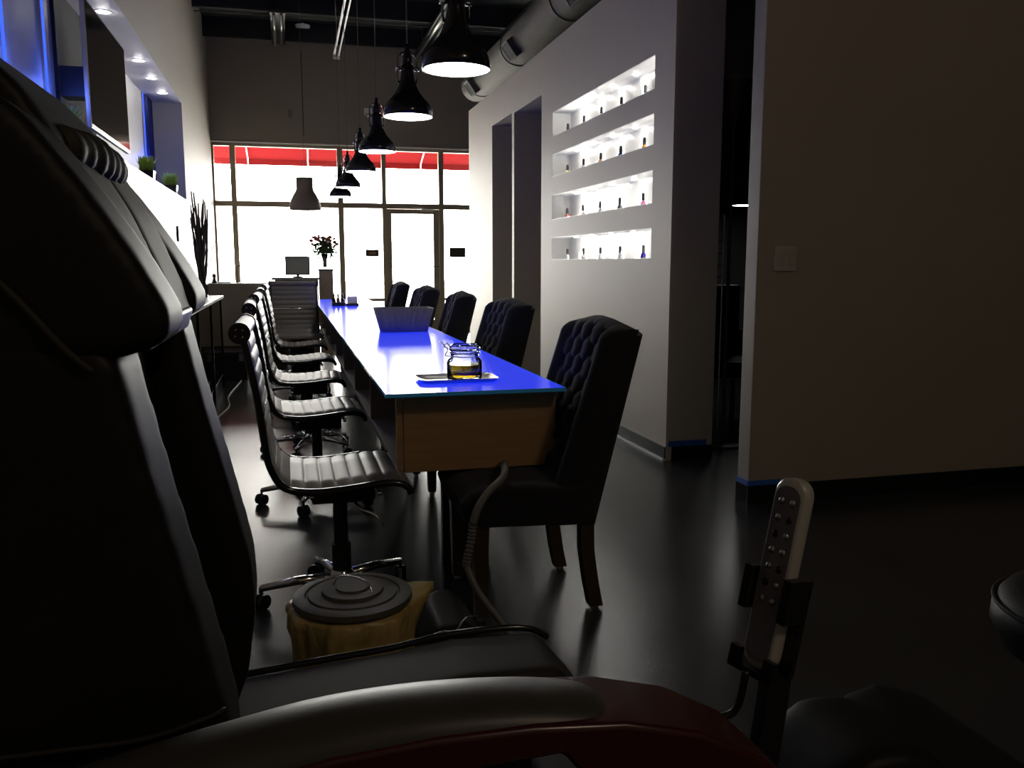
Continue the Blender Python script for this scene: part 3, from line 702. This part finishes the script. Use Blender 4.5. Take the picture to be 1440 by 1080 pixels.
for y, lab in ((5.42, 'bright blue uplight streak on the recess wall above the massage chair back'), (6.30, 'blue uplight streak on the recess wall next to the television'), (10.38, 'blue uplight streak beside the navy drape')):  # glowing bars stand in for the beams of blue uplights
    r = thing('blue_streak_bar', lab, 'light', (-1.465, y, ZN), 'glowing bars for the blue light streaks in the recess')
    bm = new(); box(bm, -1.469, -1.455, y-.03, y+.03, ZN+.002, 3.064); obj('channel', bm, 'steel', r)
    bm = new(); box(bm, -1.455, -1.451, y-.022, y+.022, ZN+.01, 3.06); obj('streak_glow', bm, 'blue_streak', r)
for i, (x, y) in enumerate([(-1.25, 7.2), (-1.25, 8.79), (-1.25, 9.57), (-1.25, 10.35)]):
    r = thing('recessed_downlight', 'round white downlight in the recess soffit, ' + ['hidden behind the television top', 'closest past the television', 'middle of the three in view', 'last before the recess end'][i], 'light', (x, y, 3.066), 'downlights in the recess soffit')
    bm = new(); lathe(bm, [(.050,0),(.062,0),(.062,-.004),(.050,-.004)], x, y, 3.0658, 24, False); obj('ring', bm, 'white', r)
    bm = new(); lathe(bm, [(0,-.003),(.049,-.003),(.049,0),(0,0)], x, y, 3.0655, 24, False); obj('lens', bm, 'down', r)
def grass_pot(x, y, lab):
    r = thing('potted_grass', lab, 'plant', (x, y, ZN), 'grass pots on the recess ledge')
    bm = new(); loft(bm, [rrect(x,y,.058,.058,.008,ZN+.0005,2), rrect(x,y,.075,.075,.008,ZN+.125,2), rrect(x,y,.068,.068,.006,ZN+.125,2), rrect(x,y,.066,.066,.006,ZN+.11,2)]); obj('pot', bm, 'black_gloss', r)
    bm = new()
    for _ in range(150):
        a, d = random.uniform(0, 2*PI), random.uniform(0, .06); px, py = x+d*math.cos(a), y+d*math.sin(a); h = random.uniform(.09, .16)
        lx, ly = random.uniform(-.04,.04)+.4*(px-x), random.uniform(-.04,.04)+.4*(py-y)
        tube(bm, [(px,py,ZN+.11),(px+lx*.4,py+ly*.4,ZN+.11+h*.6),(px+lx,py+ly,ZN+.11+h)], [.006,.005,.001], 5)
    g = obj('grass', bm, 'green', r, smooth=True); g['kind'] = 'stuff'
grass_pot(-1.24, 8.78, 'bright green grass in a glossy black pot, first past the television')
grass_pot(-1.22, 10.35, 'bright green grass in a glossy black pot by the recess end')
grass_pot(-1.33, 6.15, 'bright green grass pot tucked behind the television')
bm = new(); box(bm, XL+.0355, XL+.055, 9.52, 9.69, 1.44, 1.60); tag(obj('thermostat', bm, 'black_plastic', bevel=.004), 'small black wall control under the ledge', 'wall control')
bm = new(); box(bm, XL+.0005, XL+.035, 3.2, 11.3, 1.22, 1.94); tag(obj('wall_panel', bm, 'white', bevel=.004), 'long white panel on the wall below the recess', 'panel')

# ------------------------------------------------------------------ cabinet, reception
r = thing('glass_cabinet', 'low cabinet with white top and smoked glass sides along the wall', 'cabinet', (-.87, 7.3, 0))
bm = new(); box(bm, -1.105, -.625, 5.55, 9.1, .872, .898); obj('top', bm, 'white', r, bevel=.003)
for y in (5.60, 6.75, 7.9, 9.05):
    for x in (-.66, -1.08):
        bm = new(); box(bm, x-.014, x+.014, y-.014, y+.014, 0, .872); obj('post', bm, 'dark_chrome', r)
bm = new(); box(bm, -.664, -.656, 5.61, 9.04, .12, .87); obj('glass_side', bm, 'smoke_glass', r)
bm = new(); box(bm, -1.08, -.665, 5.6, 9.04, .10, .12); obj('shelf', bm, 'dark_wood', r)
bm = new(); box(bm, -1.08, -.665, 5.6, 9.04, .50, .515); obj('shelf', bm, 'smoke_glass', r)
bm = new(); box(bm, -1.10, -1.085, 5.58, 9.06, .0, .87); obj('rear_panel', bm, 'dark_wood', r)
r = thing('branch_vase', 'tall dark branches standing in a black vase on the cabinet', 'vase', (-.775, 8.6, .899))
bm = new(); loft(bm, [rrect(-.775,8.6,.042,.042,.005,.8995,2), rrect(-.775,8.6,.052,.052,.005,1.02,2)]); obj('vase', bm, 'black_gloss', r)
for i in range(24):
    a = random.uniform(0, 2*PI); d = random.uniform(.0, .035); x, y = -.775+d*math.cos(a), 8.6+d*math.sin(a)
    h = random.uniform(.55, .93); fx = -.775 + random.uniform(-.085, .075); fy = 8.6+random.uniform(-.1, .1)
    pts = [(x,y,1.0)]
    for k in range(1, 6):
        t = k/5; pts.append((x+(fx-x)*t+random.uniform(-.012,.012), y+(fy-y)*t+random.uniform(-.012,.012), 1.0+h*t))
    bm = new(); tube(bm, pts, [.012,.012,.011,.010,.008,.005], 6); obj('branch', bm, 'branch', r, smooth=True)
for i in range(3):
    bm = new(); tube(bm, spline([(-.76,8.6,1.0),(-.73+.02*i,8.6,1.25),(-.65+.05*i,8.6,1.6-.08*i)], 5), .002, 5); obj('twig', bm, 'branch', r)

r = thing('reception_desk', 'taupe reception desk with a raised modesty panel near the windows', 'desk', (-.45, 10.4, 0))
bm = new(); box(bm, -.85, -.03, 10.0, 10.025, .30, .975); obj('modesty_panel', bm, 'taupe_lam', r, bevel=.004)
bm = new(); box(bm, -.85, -.03, 10.06, 10.08, .01, .30); obj('kick_panel', bm, 'dark_wood', r)
bm = new(); box(bm, -.87, .0, 10.0, 10.7, .975, .995); obj('desk_top', bm, 'taupe_lam', r, bevel=.004)
for x in (-.82, -.08):
    for y in (10.05, 10.62):
        bm = new(); box(bm, x-.02, x+.02, y-.02, y+.02, 0, .975); obj('leg', bm, 'steel_dark', r)
r = thing('storage_crate', 'dark lidded box with clips on the floor under the reception desk', 'box', (-.6, 9.5, 0))
bm = new(); box(bm, -.76, -.44, 9.36, 9.70, 0, .24); obj('box_body', bm, 'black_plastic', r, bevel=.01)
bm = new(); box(bm, -.775, -.425, 9.345, 9.715, .24, .30); obj('lid', bm, 'black_plastic', r, bevel=.01)
for x in (-.70, -.50):
    bm = new(); box(bm, x-.02, x+.02, 9.335, 9.35, .20, .28); obj('clip', bm, 'chrome', r)
# front shelf with display things by the window
r = thing('counter_unit', 'low dark counter with a stepped side box near the glass', 'counter', (.25, 11.9, 0))
bm = new(); box(bm, -.16, .40, 11.7, 12.2, 0, 1.0); obj('counter_body', bm, 'dark_wood', r, bevel=.004)
bm = new(); box(bm, -.19, .41, 11.68, 12.22, 1.0, 1.03); obj('counter_top', bm, 'grey_screen', r, bevel=.004)
r = thing('computer_monitor', 'grey-backed monitor standing on the counter by the window', 'monitor', (.14, 11.8, 1.03))
bm = new(); box(bm, -.02, .30, 11.80, 11.84, 1.06, 1.31); obj('screen', bm, 'black_plastic', r, bevel=.004)
bm = new(); box(bm, -.01, .285, 11.792, 11.80, 1.075, 1.295); obj('rear_cover', bm, 'grey_screen', r, bevel=.004)
bm = new(); box(bm, .08, .20, 11.75, 11.9, 1.0305, 1.045); box(bm, .12, .16, 11.81, 11.83, 1.04, 1.10); obj('stand', bm, 'black_plastic', r)
r = thing('pedestal_box', 'brown display pedestal holding the flower vase', 'pedestal', (.50, 11.9, 0))
bm = new(); box(bm, .415, .60, 11.8, 12.0, 0, 1.12); obj('pedestal_body', bm, 'taupe_lam', r, bevel=.003)
bm = new(); box(bm, .405, .61, 11.79, 12.01, 1.12, 1.14); obj('pedestal_top', bm, 'black_base', r)
r = thing('flower_vase', 'bouquet of red and pink flowers in a clear vase on the pedestal', 'flowers', (.51, 11.9, 1.141))
bm = new(); lathe(bm, [(0,0),(.040,0),(.042,.01),(.030,.03),(.028,.10),(.045,.20),(.042,.20),(.025,.10),(.026,.03),(0,.02)], .50, 11.9, 1.1405, 24, False); obj('vase', bm, 'glass', r, smooth=True)
bm = new()
for i in range(12):
    a = random.uniform(0, 2*PI); tube(bm, [(.50+.012*math.cos(a), 11.9+.012*math.sin(a), 1.16), (.50+.02*math.cos(a), 11.9+.02*math.sin(a), 1.33), (.50+.09*math.cos(a), 11.9+.09*math.sin(a), 1.45)], .004, 5)
obj('stems', bm, 'leaf', r)
bm = new()
for i in range(420):
    a, b, d = random.uniform(0, 2*PI), random.uniform(-1.1, 1.2), random.uniform(.04, .17)
    c = Vector((.50+d*math.cos(a)*math.cos(b), 11.9+d*math.sin(a)*math.cos(b), 1.43+d*math.sin(b)*.9))
    u = Vector((random.uniform(-1,1), random.uniform(-1,1), random.uniform(-1,.6))).normalized(); w = u.orthogonal().normalized()*.017; l = random.uniform(.035,.075)
    vs = [bm.verts.new(c), bm.verts.new(c+u*l*.5+w), bm.verts.new(c+u*l), bm.verts.new(c+u*l*.5-w)]; bm.faces.new(vs)
obj('foliage', bm, 'leaf', r)['kind'] = 'stuff'
for i in range(30):
    a, b = random.uniform(0, 2*PI), random.uniform(.05, 1.3); d = random.uniform(.15, .22)
    c = (.50+d*1.15*math.cos(a)*math.cos(b), 11.9+d*math.sin(a)*math.cos(b), 1.44+d*math.sin(b)*.72)
    bm = new(); sphere(bm, c, random.uniform(.018,.030), 8, (1,1,.8)); obj('blossom', bm, 'rose_pink' if i % 5 == 0 else 'rose', r, smooth=True)
r = thing('wire_stand', 'thin black wire stand shaped like a little house by the window', 'stand', (-.36, 10.3, .996))
bm = new(); z0 = .996
tube(bm, [(-.55,10.3,z0),(-.55,10.3,1.185),(-.36,10.3,1.225),(-.17,10.3,1.185),(-.17,10.3,z0)], .006, 6); tube(bm, [(-.55,10.3,1.185),(-.17,10.3,1.185)], .003, 6)
obj('frame', bm, 'black_plastic', r)
bm = new(); box(bm, -.56, -.16, 10.26, 10.34, .9955, 1.0); obj('base', bm, 'steel_dark', r)
r = thing('small_ornament', 'tiny dark figurine on the reception desk edge', 'ornament', (-.80, 10.3, .996))
bm = new(); lathe(bm, [(0,0),(.03,0),(.02,.03),(.012,.06),(.022,.075),(.015,.10),(0,.105)], -.80, 10.3, .9955, 12, False); obj('figure', bm, 'black_plastic', r, smooth=True)
bm = new(); box(bm, -.76, -.62, 10.25, 10.4, .9955, 1.01); obj('card_tray', bm, 'steel', r)
bm = new(); pts = spline([(-.66,6.3,.006),(-.58,7.0,.006),(-.52,7.6,.006),(-.56,8.2,.006),(-.50,9.25,.006)], 8)
tube(bm, pts, .005, 6); tag(obj('power_cord', bm, 'cable', smooth=True), 'grey power cord trailing over the floor along the cabinet', 'cord')

# wall switch
r = thing('light_switch', 'square double wall switch plate on the brown wall', 'light switch', (2.37, 3.789, 1.24))
bm = new(); box(bm, 2.325, 2.450, 3.782, 3.7895, 1.180, 1.303); obj('plate', bm, 'plate', r, bevel=.002)
for x in (2.358, 2.417):
    bm = new(); box(bm, x-.017, x+.017, 3.778, 3.783, 1.208, 1.275, Matrix.Rotation(.05, 3, 'X')); obj('rocker', bm, 'plate', r, bevel=.0015)

# things glimpsed in the room behind
r = thing('uplighter_lamp', 'dark funnel-topped floor lamp standing in the dim side room', 'floor lamp', (2.80, 5.1, 0))
bm = new(); lathe(bm, [(.012,0),(.04,.12),(.075,.26),(.08,.30),(.074,.30),(.035,.12),(0,.01)], 2.80, 5.1, 2.10, 24, False); obj('lamp_shade', bm, 'galv', r, smooth=True)
bm = new(); cyl(bm, (2.80,5.1,.02), (2.80,5.1,2.12), .012, 10); obj('pole', bm, 'galv', r)
bm = new(); lathe(bm, [(0,.02),(.12,.015),(.13,0)], 2.80, 5.1, 0, 24); obj('base', bm, 'steel_dark', r)
r = thing('wire_rack', 'narrow chrome wire rack in the dim side room', 'rack', (2.86, 5.35, 0))
for x in (2.82, 2.90):
    bm = new(); cyl(bm, (x+.02,5.4,0), (x+.02,5.4,1.85 if x < 2.85 else 1.55), .006, 8); obj('upright', bm, 'chrome', r)
for z in (1.12, 1.2, 1.28, 1.36, 1.44):
    bm = new(); cyl(bm, (2.84,5.4,z), (2.92,5.4,z+.01), .004, 6); obj('rung', bm, 'chrome', r)
r = thing('padded_armchair', 'black armchair glimpsed in the dim side room', 'armchair', (3.25, 5.9, 0))
bm = new(); prism(bm, [(2.85,.38),(3.5,.38),(3.5,.5),(2.85,.5)], 5.6, 6.2); obj('seat', bm, 'leather', r, remesh=.02, relax=5)
bm = new(); box(bm, 2.82, 3.5, 6.15, 6.3, .35, 1.05); obj('backrest', bm, 'leather', r, remesh=.02, relax=5)
for x in (2.80, 3.48):
    bm = new(); box(bm, x, x+.10, 5.6, 6.2, .35, .70); obj('armrest', bm, 'leather', r, remesh=.02, relax=4)
for x in (2.88, 3.48):
    for y in (5.65, 6.2):
        bm = new(); cyl(bm, (x,y,0), (x,y,.38), .02, 10); obj('leg', bm, 'dark_wood', r)
copy_tree(p0, (4.0, 7.0, 1.73), 'lit black pendant lamp glimpsed in the dim side room')

# ------------------------------------------------------------------ bin
r = thing('waste_bin', 'round waste bin with a dark lid and tan liner beside the swivel chair', 'bin', (.14, 2.22, 0))
bx, byy = .14, 2.22
bm = new(); lathe(bm, [(0,0),(.10,0),(.135,.32),(.130,.32),(.096,.01),(0,.01)], bx, byy, 0, 32, False); obj('bucket', bm, 'black_plastic', r, smooth=True)
bm = new(); lathe(bm, [(.153,.325),(.158,.332),(.156,.345),(.147,.348),(.126,.349),(.124,.344),(.118,.344),(.116,.350),(.082,.352),(.080,.360),(.045,.361),(.043,.366),(0,.367)], bx, byy, 0, 64); soft(obj('lid', bm, 'lid', r), 30)
bm = new(); tube(bm, spline([(bx-.05,byy+.01,.371),(bx-.035,byy,.395),(bx+.0,byy-.03,.402),(bx+.035,byy-.055,.392),(bx+.045,byy-.07,.370)]), .003, 8); obj('lid_handle', bm, 'chrome', r, smooth=True)
bm = new(); R = []
for j, (rr, z, am) in enumerate(((.128,.318,.001),(.152,.322,.003),(.160,.308,.007),(.155,.27,.010),(.146,.20,.013),(.136,.10,.012),(.125,.03,.008))):
    L_ = []
    for i in range(96):
        a = 2*PI*i/96; q = rr + am*(math.sin(7*a+j*.7)+.6*math.sin(17*a+1.3*j)+.5*math.sin(29*a+j)); z2 = z
        d1 = (a+PI) % (2*PI)-PI-.25                  # a loose corner of the liner sticks out on one side
        if j in (1, 2, 3): w_ = max(0, 1-abs(d1)/.45)*(1, .9, .3)[j-1]; q += .085*w_; z2 += .012*w_
        d2 = (a-PI+.15)
        if j in (1, 2, 3): w_ = max(0, 1-abs(d2)/.7); q += .020*w_
        L_.append((bx+q*math.cos(a), byy+q*math.sin(a), z2))
    R.append(L_)
loft(bm, R, False, False); obj('liner', bm, 'bag', r, smooth=True)
r = thing('tool_bag', 'small black bag with shiny clasps on the floor by the bin', 'bag', (.36, 2.3, 0))
bm = new(); prism(bm, [(.31,.0),(.50,.0),(.49,.20),(.44,.255),(.36,.25),(.32,.18)], 2.15, 2.42); obj('bag_body', bm, 'leather', r, remesh=.012, relax=5)
bm = new(); tube(bm, spline([(.33,2.14,.235),(.37,2.13,.25),(.40,2.13,.245),(.43,2.14,.275),(.47,2.16,.27)]), .0035, 6); obj('clasp_chain', bm, 'chrome', r, smooth=True)

# hose drooping from under the table
r = thing('vacuum_hose', 'grey hose with a ribbed section drooping beneath the table end', 'hose', (.6, 2.6, 0))
H = [(.74,3.02,.462),(.715,2.84,.522),(.66,2.64,.527),(.60,2.58,.500),(.56,2.56,.455),(.540,2.55,.405)]
bm = new(); tube(bm, spline(H, 6), .013, 12); obj('upper_hose', bm, 'cable', r, smooth=True)
H2 = [(.540,2.55,.405),(.535,2.55,.36),(.522,2.54,.31),(.515,2.54,.275)]
pts = spline(H2, 16); bm = new(); tube(bm, pts, [.011+.0035*(math.sin(i*1.6) > 0) for i in range(len(pts))], 14); obj('ribbed_sleeve', bm, 'cable', r)
H3 = [(.515,2.54,.275),(.545,2.50,.20),(.61,2.45,.11),(.66,2.40,.04),(.70,2.30,.012),(.72,2.1,.012)]
bm = new(); tube(bm, spline(H3, 8), .011, 12); obj('lower_hose', bm, 'cable', r, smooth=True)

# ------------------------------------------------------------------ massage chair in front
r = thing('massage_chair', 'large black leather massage chair with mahogany arm in front of us', 'massage chair', (0, 1.05, 0))
bm = new(); prism(bm, [(-.20,1.30),(-.185,1.12),(-.155,.90),(-.13,.62),(-.13,.50),(-.5,.45),(-.70,1.0),(-.72,1.45),(-.60,1.50),(-.4,1.42)], .84, 1.26)
obj('backrest', bm, 'leather', r, remesh=.012, relax=6)
for y0, y1 in ((.775, .90), (1.24, 1.385)):
    bm = new(); prism(bm, [(-.145,1.15),(-.118,1.02),(-.090,.90),(-.066,.79),(-.062,.72),(-.075,.62),(-.10,.55),(-.50,.50),(-.66,.9),(-.62,1.2)], y0, y1)
    obj('side_bolster', bm, 'leather', r, remesh=.011, relax=7)
for y0, y1, dx in ((.775, .90, 0), (1.22, 1.38, -.020)):
    bm = new(); prism(bm, [(x+dx, z) for x, z in [(-.36,1.405),(-.27,1.385),(-.205,1.345),(-.160,1.285),(-.125,1.23),(-.098,1.178),(-.100,1.152),(-.135,1.14),(-.24,1.125),(-.5,1.13),(-.66,1.25),(-.62,1.40)]], y0, y1)
    obj('shoulder_wing', bm, 'leather', r, remesh=.010, relax=8)
bm = new(); prism(bm, [(-.62,1.50),(-.45,1.49),(-.34,1.465),(-.27,1.425),(-.222,1.375),(-.190,1.325),(-.22,1.29),(-.4,1.26),(-.6,1.3)], .86, 1.24); obj('head_pillow', bm, 'leather', r, remesh=.010, relax=9)
bm = new(); prism(bm, [(-.205,1.345),(-.165,1.275),(-.135,1.20),(-.122,1.15),(-.15,1.13),(-.24,1.15),(-.26,1.30)], .88, 1.06); obj('centre_pad', bm, 'leather2', r, remesh=.009, relax=7)
bm = new(); prism(bm, [(-.205,1.345),(-.165,1.275),(-.135,1.20),(-.122,1.15),(-.15,1.13),(-.24,1.15),(-.26,1.30)], 1.05, 1.22); obj('centre_pad', bm, 'leather2', r, remesh=.009, relax=7)
# gathered fabric neck roll
bm = new(); pts = []; rad = []
for i in range(49):
    t = i/48; pts.append((-.208+.004*t, .92+.24*t, 1.330)); rad.append((.027+.0016*math.sin(i*.85)+.0008*math.sin(i*.37))*(.75+.25*math.sin(PI*t)))
tube(bm, pts, rad, 20); obj('neck_roll', bm, 'leather2', r, smooth=True)
bm = new(); prism(bm, [(-.134,1.168),(-.120,1.162),(-.128,1.136),(-.146,1.142)], .86, 1.19); obj('hem_strip', bm, 'leather_hi', r, bevel=.004)
bm = new(); tube(bm, spline([(-.40,.775,1.33),(-.33,.771,1.30),(-.27,.770,1.25),(-.22,.770,1.20),(-.18,.770,1.15),(-.16,.772,1.13)], 6), .0035, 8); obj('piping', bm, 'leather2', r, smooth=True)
bm = new(); tube(bm, spline([(-.30,.768,.80),(-.22,.767,.80),(-.14,.768,.80),(-.09,.77,.81),(-.07,.785,.81)], 6), .0025, 8); obj('piping', bm, 'leather2', r, smooth=True)
# seat
bm = new(); prism(bm, [(-.16,.505),(.0,.525),(.2,.545),(.32,.548),(.44,.505),(.47,.47),(.44,.36),(-.2,.34)], .80, 1.24); obj('seat_cushion', bm, 'leather2', r, remesh=.012, relax=5)
bm = new(); prism(bm, [(-.16,.545),(.0,.558),(.15,.568),(.25,.580),(.40,.576),(.452,.515),(.49,.46),(.46,.36),(-.2,.34)], 1.225, 1.385); obj('seat_bolster', bm, 'leather2', r, remesh=.010, relax=5)
bm = new(); prism(bm, [(-.16,.56),(.25,.56),(.40,.56),(.47,.46),(.46,.36),(-.2,.34)], .73, .815); obj('seat_bolster', bm, 'leather2', r, remesh=.010, relax=5)
bm = new(); prism(bm, [(.27,.52),(.30,.562),(.36,.568),(.44,.54),(.485,.46),(.46,.40),(.30,.42)], .92, 1.21); obj('knee_pad', bm, 'leather2', r, remesh=.010, relax=6)
bm = new(); tube(bm, spline([(-.14,1.392,.545),(0,1.392,.557),(.15,1.392,.567),(.25,1.392,.580),(.38,1.392,.578),(.43,1.392,.555)], 6), .006, 8); obj('piping', bm, 'black_gloss', r, smooth=True)
# arm
def arm(y0, y1, leg_y):
    bm = new()
    top = [(-.34,.775),(-.24,.800),(-.14,.820),(-.05,.838),(.02,.848),(.10,.852),(.18,.850),(.26,.842),(.33,.823),(.39,.790),(.43,.750),(.46,.70)]
    bot = [(.42,.67),(.38,.725),(.33,.765),(.27,.792),(.225,.796),(.205,.822),(.10,.818),(.0,.806),(-.10,.785),(-.24,.745),(-.34,.71)]
    prism(bm, top+bot, y0, y1); obj('arm_frame', bm, 'red_wood', r, bevel=.006)
    bm = new(); tops = spline([(x, z, 0) for x, z in ((-.34,.792),(-.24,.817),(-.14,.840),(-.05,.857),(.02,.867),(.10,.869),(.18,.863),(.235,.853),(.262,.846))], 4)
    loops = []; yc, hw = (y0+y1)/2, (y1-y0)/2-.002
    for k, p in enumerate(tops):
        zb = p.y-.036; e = min(1, (len(tops)-1-k)/5); w_ = hw*(.55+.45*math.sqrt(max(0, 1-(1-e)**2))); h_ = .036*(.35+.65*math.sqrt(max(0, 1-(1-e)**2)))
        loops.append([(p.x, yc-w_*math.cos(PI*q/14), zb+h_*math.sin(PI*q/14)**.55 if 0 < q < 14 else zb) for q in range(15)])
    loft(bm, loops); obj('arm_pad', bm, 'pad_leather', r, smooth=True)
arm(.615, .705, 0)
bm = new(); prism(bm, [(.145,.816),(.185,.816),(.19,.10),(.12,.10)], .64, .69); obj('arm_support', bm, 'black_plastic', r, bevel=.004)
bm = new(); prism(bm, [(-.30,.71),(-.22,.73),(-.20,.10),(-.32,.10)], .64, .69); obj('arm_support', bm, 'black_plastic', r, bevel=.004)
bm = new(); prism(bm, [(-.62,.0),(.50,.0),(.52,.12),(.44,.35),(-.50,.42),(-.66,.30)], .70, 1.39); obj('base_shell', bm, 'black_plastic', r, bevel=.03)
# leg rest
bm = new(); prism(bm, [(.52,.20),(.57,.48),(.63,.565),(.69,.605),(.75,.604),(.80,.585),(.84,.53),(.82,.30),(.70,.16)], .84, 1.02); obj('leg_rest', bm, 'leather', r, remesh=.012, relax=18)
bm = new(); prism(bm, [(.70,.20),(.73,.46),(.80,.545),(.88,.565),(.96,.54),(1.02,.45),(.98,.24)], .70, 1.10); obj('foot_rest', bm, 'leather', r, remesh=.012, relax=25)
bm = new(); cyl(bm, (.575,.80,.565), (.70,.80,.44), .006, 8); obj('trim_bar', bm, 'chrome', r)
bm = new(); prism(bm, [(.44,.12),(.52,.12),(.62,.20),(.54,.30)], .9, 1.15); obj('leg_rest_hinge', bm, 'steel_dark', r)
# remote holder (belongs to the chair)
bm = new(); loft(bm, [[(.575+dx+a*.018, .93+b*.012, z) for a, b in ((-1,-1),(1,-1),(1,1),(-1,1))] for z, dx in ((.40,-.0),(.56,.01),(.66,.022),(.79,.030))])
hd = obj('remote_holder', bm, 'black_plastic', r, bevel=.004)
bm = new(); tube(bm, spline([(.42,.93,.672),(.47,.92,.650),(.515,.91,.652),(.532,.905,.668),(.538,.90,.715)], 6), .005, 8); obj('bracket_wire', bm, 'black_plastic', hd, smooth=True)
RM = Matrix.Translation((.560, .905, .715)) @ Matrix.Rotation(math.radians(10), 4, 'Y') @ Matrix.Rotation(math.radians(20), 4, 'Z')
def rbox(bm, x0, x1, y0, y1, z0, z1):
    v = box(bm, x0, x1, y0, y1, z0, z1)
    for q in v: q.co = RM @ q.co
bm = new(); rbox(bm, -.021, .021, -.036, -.024, .07, .125); rbox(bm, -.021, .021, .024, .036, .07, .125); rbox(bm, .0125, .021, -.036, .036, .0, .115); rbox(bm, -.021, .021, -.030, .030, -.008, .0); rbox(bm, -.021, -.0125, -.034, -.018, -.008, .02); rbox(bm, -.021, -.0125, .018, .034, -.008, .02)
obj('clip_cradle', bm, 'black_plastic', hd)
rr_ = thing('remote_control', 'silver massage remote control standing in its black holder', 'remote control', (.560, .905, .715))
bm = new(); L = [(p[2], p[0], p[1]) for p in rrect(0, .1225, .0225, .1220, .020, 0, 6)]
for x, s in ((-.0115,.93),(-.008,1.0),(.006,1.0),(.0115,.9)): pass
loops = []
for x, s in ((-.0115,.90),(-.0085,1.0),(.007,1.0),(.0120,.88)):
    loops.append([tuple(RM @ Vector((x, p[1]*s, .1225+(p[2]-.1225)*(1-(1-s)*.3)))) for p in L])
loft(bm, loops); soft(obj('remote_body', bm, 'remote', rr_), 50)
bm = new(); L2 = [(p[2], p[0], p[1]) for p in rrect(0, .1225, .0185, .112, .016, 0, 6)]
loft(bm, [[tuple(RM @ Vector((x, p[1], p[2]))) for p in L2] for x in (-.0112, -.0128)]); fp = obj('face_plate', bm, 'remote_face', rr_)
for k in range(7):
    for s in (-1, 1):
        bm = new(); z = .215-.021*k; v = [q for q in ()]
        sphere(bm, (0,0,0), .0045, 8, (.6,1,1.1))
        for q in bm.verts: q.co = RM @ (q.co + Vector((-.0128, s*.008, z)))
        obj('button', bm, 'steel' if (k+s) % 3 else 'black_plastic', fp, smooth=True)

# technician stool
r = thing('rolling_stool', 'black padded rolling stool cut off by the edge of the view', 'stool', (1.24, .98, 0))
bm = new(); lathe(bm, [(0,.59),(.12,.592),(.165,.61),(.182,.645),(.180,.675),(.16,.700),(.12,.712),(0,.716)], 1.24, .98, 0, 48, False); obj('seat', bm, 'leather', r, smooth=True)
bm = new(); tube(bm, [(1.24+.179*math.cos(2*PI*i/48), .98+.179*math.sin(2*PI*i/48), .682) for i in range(48)], .0035, 8, True); obj('piping', bm, 'leather2', r, smooth=True)
bm = new(); cyl(bm, (1.24,.98,.09), (1.24,.98,.595), .022, 16); obj('gas_column', bm, 'dark_chrome', r, smooth=True)
for i in range(5):
    a = 2*PI*i/5+.3; c, s = math.cos(a), math.sin(a)
    bm = new(); tube(bm, [(1.24,.98,.10),(1.24+.2*c,.98+.2*s,.065)], [.018,.012], 8); lg = obj('star_leg', bm, 'dark_chrome', r, smooth=True)
    bm = new(); w = Vector((-s, c, 0))*.014; ctr = Vector((1.24+.2*c, .98+.2*s, .026)); cyl(bm, ctr-w, ctr+w, .026, 16); cyl(bm, (ctr.x,ctr.y,.04), (ctr.x,ctr.y,.066), .006, 6); obj('caster', bm, 'black_plastic', lg)

# ------------------------------------------------------------------ light
w = bpy.data.worlds.new('World'); scene.world = w; w.use_nodes = True
nt = w.node_tree; bg = nt.nodes['Background']
bg.inputs[0].default_value = (1.0, .965, .91, 1); bg.inputs[1].default_value = 26.0
def area(name, loc, size, size_y, energy, col, rot, portal=False, spread=None):
    l = bpy.data.lights.new(name, 'AREA'); l.shape = 'RECTANGLE'; l.size = size; l.size_y = size_y; l.energy = energy; l.color = col
    if portal: l.cycles.is_portal = True
    if spread: l.spread = spread
    o = bpy.data.objects.new(name, l); C.objects.link(o); o.location = loc; o.rotation_euler = rot; return o
area('shopfront_portal', (1.5, 15.16, 1.6), 5.3, 3.2, 1, (1,1,1), (-PI/2, 0, 0), portal=True)
def point(name, loc, e, col, rad=.05):
    l = bpy.data.lights.new(name, 'POINT'); l.energy = e; l.color = col; l.shadow_soft_size = rad
    o = bpy.data.objects.new(name, l); C.objects.link(o); o.location = loc; return o
for y in (5.4, 6.3, 10.3): point('recess_blue_light', (-1.36, y, 2.35), 2.2, (.10, .18, 1), .06)
for y in (7.2, 8.79, 9.57, 10.35): point('recess_downlight_glow', (-1.25, y, 3.03), .6, (1, .97, .95), .04)
point('rear_fill_light', (2.2, -1.6, 4.2), 60, (1, .80, .58), .25)  # added warm fill behind the camera, no fixture stands there

# ------------------------------------------------------------------ camera
F, H = 1200., 1.22
Yv = Vector((403-720, 370-540, F)).normalized(); Dv = Vector((0, 1, 170/F)).normalized(); Xv = Dv.cross(Yv)
R_ = Matrix(((Xv[0], -Xv[1], -Xv[2]), (Yv[0], -Yv[1], -Yv[2]), (-Dv[0], Dv[1], Dv[2])))
cd = bpy.data.cameras.new('camera'); cam = bpy.data.objects.new('camera', cd); C.objects.link(cam)
cam.matrix_world = Matrix.Translation((0, 0, H)) @ R_.to_4x4()
cd.sensor_width = 36; cd.lens = F/1440*36; cd.clip_start = .02; cd.clip_end = 200
scene.camera = cam
vs = scene.view_settings; vs.view_transform = 'Standard'; vs.look = 'None'; vs.exposure = 0; vs.gamma = 1; vs.use_curve_mapping = False
scene.cycles.use_denoising = True; scene.cycles.sample_clamp_indirect = 40; scene.cycles.max_bounces = 8
scene.cycles.transparent_max_bounces = 16
